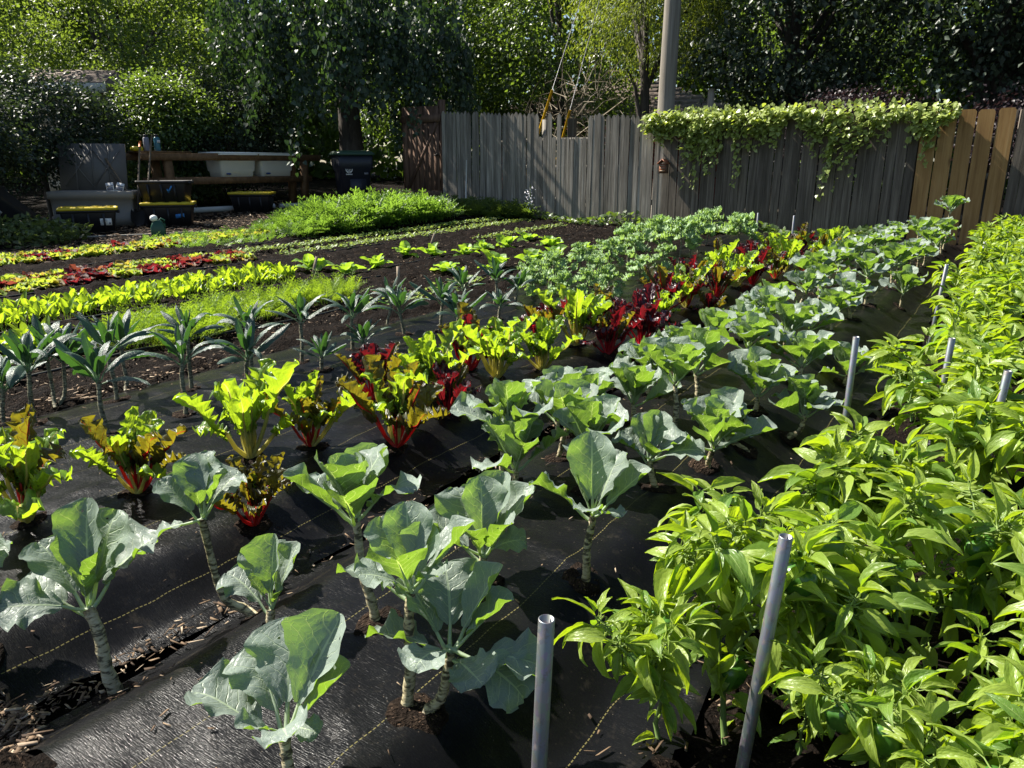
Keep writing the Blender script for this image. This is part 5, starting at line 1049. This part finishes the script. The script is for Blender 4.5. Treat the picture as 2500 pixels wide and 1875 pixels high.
# ------------------------------------------------------------------ poles and wires
px_, py_ = -5.42, 12.75
t = thing('utility_pole', 'tall round weathered wooden utility pole behind the fence', 'utility pole', (px_, py_, 0.1))
b = MB(); b.tube([(0, 0, -0.2), (0.03, 0, 2.5), (0.06, 0, 5), (0.1, 0, 9.5)], [0.15, 0.142, 0.132, 0.12], 18); link('shaft', b.mesh('shaft', 'pole_wood'), t)
b = MB(); b.box((0, 0, 0), (0.9, 0.045, 0.06)); link('crossarm', b.mesh('crossarm', 'pole_wood', False), t, (0.09, -0.15, 8.8))
b = MB(); b.tube([(-4.68, 12.9, 0.0), (-4.67, 12.9, 2.32), (-4.67, 12.9, 2.4)], [0.055, 0.055, 0.05], 10); tag(link('round_post', b.mesh('round_post', 'pole_wood')), 'short grey round post just right of the utility pole', 'post')
b = MB(); b.tube([(-7.0, 12.35, 0.0), (-7.0, 12.35, 1.98)], 0.085, 10); tag(link('wooden_post', b.mesh('wooden_post', 'grey_wood')), 'round wooden post behind the broken pickets', 'post')
# guy wires with yellow guards running up to the pole
for a, lab in (((-8.35, 12.6, 0.5), 'steel guy wire with long yellow guard rising behind the picket fence'), ((-7.9, 12.9, 0.4), 'steel guy wire with short yellow guard beside the longer guarded one')):
    a = Vector(a); top = Vector((px_ + 0.1, py_, 8.6)); t = thing('guy_wire', lab, 'wire', a, 0, 'guy wires'); d = top - a
    b = MB(); b.tube([(0, 0, 0), d * .5, d], 0.007, 5); link('cable', b.mesh('cable', 'steel_cable'), t)
    l = 2.15 if 'long' in lab and 'short' not in lab else 1.85
    b = MB(); b.tube([(0, 0, 0), d.normalized() * l * .5, d.normalized() * l], 0.024, 8); link('guard', b.mesh('guard', 'guard_yellow'), t)
for z0, z1, lab in ((4.4, 5.2, 'lower overhead cable crossing in front of the trees'), (5.0, 5.95, 'upper overhead cable crossing in front of the trees')):
    pts = [(-13 + 7.8 * f, 15.5 - 2.7 * f, z1 - (z1 - z0) * f - 0.25 * math.sin(math.pi * f)) for f in np.linspace(0, 1, 14)]
    pts = [(x, y, z) for x, y, z in pts]
    b = MB(); b.tube(pts, 0.012, 5); tag(link('overhead_cable', b.mesh('overhead_cable', 'wire')), lab, 'cable', 'overhead cables')

# ------------------------------------------------------------------ trees
def tree(name, label, base, h, rx, ry, rz_, cz, mat, nclump, nleaf, ls, T=LEAFD, trunk_r=0.15, spread=0.35, seed=0, droop=0.3, limbs=7, group=None, lean=(0, 0), bark='bark', zmin=None, shell=0.55):
    if T is not SLIM: nleaf = int(nleaf * 1.9); ls *= 0.78
    r = np.random.default_rng(seed); t = thing(name, label, 'tree', base, 0, group)
    b = MB(); k = np.linspace(0, 1, 8)
    b.tube(np.stack([lean[0] * k + .05 * np.sin(k * 5), lean[1] * k + .05 * np.cos(k * 4), h * 0.85 * k - 0.1], -1), trunk_r * (1 - .75 * k), 9)
    C = randdir(nclump, r) * (r.uniform(shell, 1, nclump) ** 0.6)[:, None] * np.array((rx, ry, rz_)) + np.array((lean[0], lean[1], cz))
    if zmin is not None: C = C[C[:, 2] > zmin]
    for i_ in range(limbs):
        c = C[r.integers(len(C))]; s0 = np.array([lean[0] * .3, lean[1] * .3, max(0.3, min(c[2] * .55, h * .6))]); md = (s0 + c) / 2 + np.array((0, 0, .15 * h * .3))
        b.tube([s0, md, c], [trunk_r * .45, trunk_r * .25, trunk_r * .08], 6)
    link('trunk', b.mesh('trunk', bark), t)
    n = nleaf; ci = r.integers(len(C), size=n); off = r.normal(size=(n, 3)) * np.array((spread, spread, spread * .55))
    P_ = C[ci] + off; outw = unit(P_ - np.array((lean[0], lean[1], cz)))
    D = unit(outw * 0.5 + r.normal(size=(n, 3)) * 0.7 + np.array((0, 0, -droop))); Z = unit(outw * .3 + r.normal(size=(n, 3)) * .45 + np.array((0, 0, 0.8)))
    V, P, _ = scatter(T[0], T[1], P_, D, Z, r.uniform(.65, 1.3, n) * ls)
    link('crown', mk('crown', V, P, mat), t); return t
# left boundary: bright backlit trees, dark shrub, hedge behind the bench
tree('leafy_tree', 'bright yellow green tree right of the beige shed', (-17.6, 10.4, .25), 5.2, 2.0, 2.3, 2.1, 3.3, 'bright_leaf', 80, 16000, .11, seed=1, spread=.32, trunk_r=.12)
tree('leafy_tree', 'bright yellow green tree left of the beige shed', (-17.6, 6.6, .25), 5.6, 1.7, 1.7, 2.1, 3.6, 'bright_leaf', 60, 9000, .11, seed=2, spread=.32, trunk_r=.12)
tree('leafy_tree', 'tall green tree behind the bright left trees', (-22.5, 12.5, .3), 8.5, 3.2, 3.4, 3.6, 5.2, 'bright_leaf', 90, 14000, .16, seed=3, spread=.5, trunk_r=.2)
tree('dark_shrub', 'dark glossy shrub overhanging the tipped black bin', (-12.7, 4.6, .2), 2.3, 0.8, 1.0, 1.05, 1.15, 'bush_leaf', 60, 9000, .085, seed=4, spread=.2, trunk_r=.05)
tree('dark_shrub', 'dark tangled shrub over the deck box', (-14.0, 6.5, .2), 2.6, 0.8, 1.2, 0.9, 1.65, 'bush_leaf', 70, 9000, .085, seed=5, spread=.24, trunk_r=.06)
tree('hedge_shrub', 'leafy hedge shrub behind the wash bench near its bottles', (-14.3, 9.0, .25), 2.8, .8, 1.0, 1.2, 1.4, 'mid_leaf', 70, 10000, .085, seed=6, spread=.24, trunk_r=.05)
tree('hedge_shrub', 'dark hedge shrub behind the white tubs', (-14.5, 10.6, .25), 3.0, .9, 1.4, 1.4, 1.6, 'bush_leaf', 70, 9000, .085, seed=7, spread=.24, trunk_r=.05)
tree('hedge_shrub', 'pale leaved hedge shrub deep behind the bench', (-16.3, 10.0, .25), 3.0, 1.0, 1.8, 1.5, 1.4, 'bright_leaf', 70, 9000, .1, seed=8, spread=.26, trunk_r=.05)
# weeping mulberry: hanging branches are parts
MBASE = Vector((-12.75, 12.5, 0.3))
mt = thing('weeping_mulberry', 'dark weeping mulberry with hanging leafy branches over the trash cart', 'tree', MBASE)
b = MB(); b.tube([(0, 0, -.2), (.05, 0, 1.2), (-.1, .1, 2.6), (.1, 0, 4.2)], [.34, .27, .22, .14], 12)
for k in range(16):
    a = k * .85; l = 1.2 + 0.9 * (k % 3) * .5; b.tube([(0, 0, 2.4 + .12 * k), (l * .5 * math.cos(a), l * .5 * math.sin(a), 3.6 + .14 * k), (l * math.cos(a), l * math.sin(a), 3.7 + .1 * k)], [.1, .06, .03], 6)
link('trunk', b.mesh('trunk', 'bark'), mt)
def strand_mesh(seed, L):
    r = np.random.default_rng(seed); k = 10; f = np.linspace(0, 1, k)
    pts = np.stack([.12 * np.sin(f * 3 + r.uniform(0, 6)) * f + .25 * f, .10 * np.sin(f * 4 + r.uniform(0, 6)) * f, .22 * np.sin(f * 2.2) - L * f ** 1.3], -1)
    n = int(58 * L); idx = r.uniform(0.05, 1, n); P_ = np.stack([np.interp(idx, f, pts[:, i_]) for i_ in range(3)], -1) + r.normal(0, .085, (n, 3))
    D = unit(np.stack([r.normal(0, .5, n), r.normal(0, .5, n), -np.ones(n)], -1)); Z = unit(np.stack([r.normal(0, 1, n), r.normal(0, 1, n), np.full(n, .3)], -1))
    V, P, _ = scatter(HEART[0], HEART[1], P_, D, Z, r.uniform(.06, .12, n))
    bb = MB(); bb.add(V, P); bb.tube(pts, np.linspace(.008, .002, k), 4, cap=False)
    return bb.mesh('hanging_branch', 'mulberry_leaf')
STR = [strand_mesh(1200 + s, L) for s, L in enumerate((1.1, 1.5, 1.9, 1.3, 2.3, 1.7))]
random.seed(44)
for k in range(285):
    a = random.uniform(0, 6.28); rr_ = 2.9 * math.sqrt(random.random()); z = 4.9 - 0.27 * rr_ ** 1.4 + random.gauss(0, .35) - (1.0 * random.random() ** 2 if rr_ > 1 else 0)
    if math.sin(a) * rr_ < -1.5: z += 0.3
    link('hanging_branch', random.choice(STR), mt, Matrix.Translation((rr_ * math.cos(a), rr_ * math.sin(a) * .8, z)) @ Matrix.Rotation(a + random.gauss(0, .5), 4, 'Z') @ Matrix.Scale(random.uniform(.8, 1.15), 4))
# behind the fence
tree('broad_tree', 'tall mid green tree behind the gate', (-15.2, 18.5, .2), 8, 2.6, 2.4, 3.4, 4.6, 'mid_leaf', 110, 17000, .13, seed=11, spread=.4)
tree('broad_tree', 'tall mid green tree behind the guy wires', (-11.2, 19.0, .1), 8.5, 2.6, 2.3, 3.8, 4.6, 'mid_leaf', 120, 19000, .13, seed=12, spread=.4)
tree('locust_tree', 'feathery yellow green locust tree left of the utility pole', (-7.4, 16.2, .1), 7, 1.5, 1.5, 2.0, 4.6, 'locust_leaf', 90, 26000, .085, T=SLIM, seed=13, spread=.3, droop=1.0, zmin=1.6)
t = thing('bare_thicket', 'tangle of bare grey twigs under the locust tree', 'shrub', (-8.4, 15.0, 0.1))
b = MB(); r_ = random.Random(3)
for k in range(130):
    p = Vector((r_.gauss(0, .55), r_.gauss(0, .4), r_.uniform(.8, 2.9))); d = Vector((r_.gauss(0, .5), r_.gauss(0, .4), r_.gauss(.2, .5))); b.tube([p, p + d * .35 + Vector((0, 0, .1)), p + d * .8], [.008, .006, .003], 4)
for k in range(6): b.tube([(r_.gauss(0, .2), r_.gauss(0, .2), -.1), (r_.gauss(0, .3), r_.gauss(0, .3), 1.2), (r_.gauss(0, .6), r_.gauss(0, .4), 2.4)], [.04, .03, .012], 5)
link('twigs', b.mesh('twigs', 'vine_stem'), t)
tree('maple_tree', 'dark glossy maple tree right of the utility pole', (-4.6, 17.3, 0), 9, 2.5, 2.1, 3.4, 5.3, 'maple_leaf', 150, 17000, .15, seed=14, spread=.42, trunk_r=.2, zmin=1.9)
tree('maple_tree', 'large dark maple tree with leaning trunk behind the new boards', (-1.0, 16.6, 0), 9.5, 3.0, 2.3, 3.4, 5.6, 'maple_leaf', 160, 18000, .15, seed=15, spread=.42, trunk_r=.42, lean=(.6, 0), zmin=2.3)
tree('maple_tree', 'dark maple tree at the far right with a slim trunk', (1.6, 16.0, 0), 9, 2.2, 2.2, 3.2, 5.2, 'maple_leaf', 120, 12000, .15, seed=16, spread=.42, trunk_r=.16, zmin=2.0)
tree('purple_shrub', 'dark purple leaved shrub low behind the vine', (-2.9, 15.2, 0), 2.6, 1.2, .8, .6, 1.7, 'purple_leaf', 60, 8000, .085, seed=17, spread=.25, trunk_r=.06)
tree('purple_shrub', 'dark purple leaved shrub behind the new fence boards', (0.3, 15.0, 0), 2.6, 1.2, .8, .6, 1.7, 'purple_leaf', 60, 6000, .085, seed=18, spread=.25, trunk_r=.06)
tree('broad_tree', 'olive tinted tree deep between the maple trunks', (-5.4, 24, 0), 8, 2.2, 2, 2.6, 3.0, 'mid_leaf', 80, 9000, .16, seed=19, spread=.45)
# far wood that closes the view
n = 42000; a = rng.uniform(R(-80), R(14), n); d = rng.uniform(27, 36, n); zc = rng.uniform(0, 1, n) ** .8 * (9 + 2.2 * np.sin(a * 9) + 1.2 * np.sin(a * 23))
P_ = np.stack([d * np.sin(a), d * np.cos(a), zc], -1)
V, P, _ = scatter(LEAFD[0], LEAFD[1], P_, randdir(n), randdir(n) + np.array((0, 0, .6)), rng.uniform(.3, .6, n))
o = link('far_wood', mk('far_wood', V, P, 'mid_leaf')); tag(o, 'distant wood that closes the view behind the trees', 'trees'); o['kind'] = 'stuff'
# weeds at the left edge
n = 1500; x, y = patch(n, -11.35, 4.9, 0.9, 0.75); P_ = np.stack([x, y, gz(x, y) + rng.uniform(0, .32, n) * (1 - ((x + 11.35) ** 2 / .9 + (y - 4.9) ** 2 / .6) * .6)], -1)
D = randdir(n); V, P, _ = scatter(LEAF6[0], LEAF6[1], P_, D, np.array((0, 0, 1.)) + rng.normal(0, .5, (n, 3)), rng.uniform(.05, .12, n))
o = link('weed_patch', mk('weed_patch', V, P, 'weed_leaf')); tag(o, 'shaded heap of weeds in front of the tipped bin', 'weeds'); o['kind'] = 'stuff'

# ------------------------------------------------------------------ labels that tell the look-alikes apart
ORD = 'first second third fourth fifth sixth seventh eighth ninth tenth eleventh twelfth thirteenth fourteenth fifteenth sixteenth seventeenth eighteenth nineteenth'.split()
ORD = ORD + ['twentieth'] + ['twenty ' + q for q in ORD[:9]] + ['thirtieth'] + ['thirty ' + q for q in ORD[:9]] + ['fortieth'] + ['forty ' + q for q in ORD[:9]]
tops = [o for o in col.objects if o.parent is None and 'label' in o]
def relabel(prefix, sub, rows, fmt):
    """number the plants of each row from the fence end"""
    sel = [o for o in tops if o.name.split('.')[0] == prefix]
    for lo, hi, where in rows:
        row = sorted([o for o in sel if lo <= o.location.x < hi], key=lambda o: -o.location.y)
        for k, o in enumerate(row):
            if any(q in o['label'] for q in sub): o['label'] = fmt.format(n=ORD[k], where=where)
relabel('collard_plant', ('far half', 'crowded middle'), [(-9, -1.05, 'chard'), (-1.05, 9, 'peppers')], '{n} collard from the fence in the row beside the {where}')
relabel('lacinato_kale', ('far stretch', 'near the dill'), [(-9, -3.15, 'outer row'), (-3.15, 9, 'row beside the chard')], '{n} dark lacinato kale from the curly kale in the {where}')
relabel('curly_kale', ('curly kale',), [(-9, -3.25, 'outer row, next to the soil'), (-3.25, 9, 'inner row, next to the chard')], '{n} curly kale from the fence in the {where}')
relabel('chard_plant', ('far stretch',), [(-9, -2.05, 'kale'), (-2.05, 9, 'collards')], '{n} chard from the fence in the row beside the {where}')
relabel('young_cabbage', ('young cabbage',), [(-9, -5.0, 'along the drip line'), (-5.0, 9, 'next to the curly kale')], '{n} young cabbage from the fence {where}')
relabel('pepper_plant', ('pepper',), [(-9, -0.16, 'edge row beside the collards'), (-0.16, 0.165, 'middle row of stakes'), (0.165, 0.45, 'inner row behind the stakes'), (0.45, 9, 'innermost row')], '{n} pepper plant from the fence in the {where}')
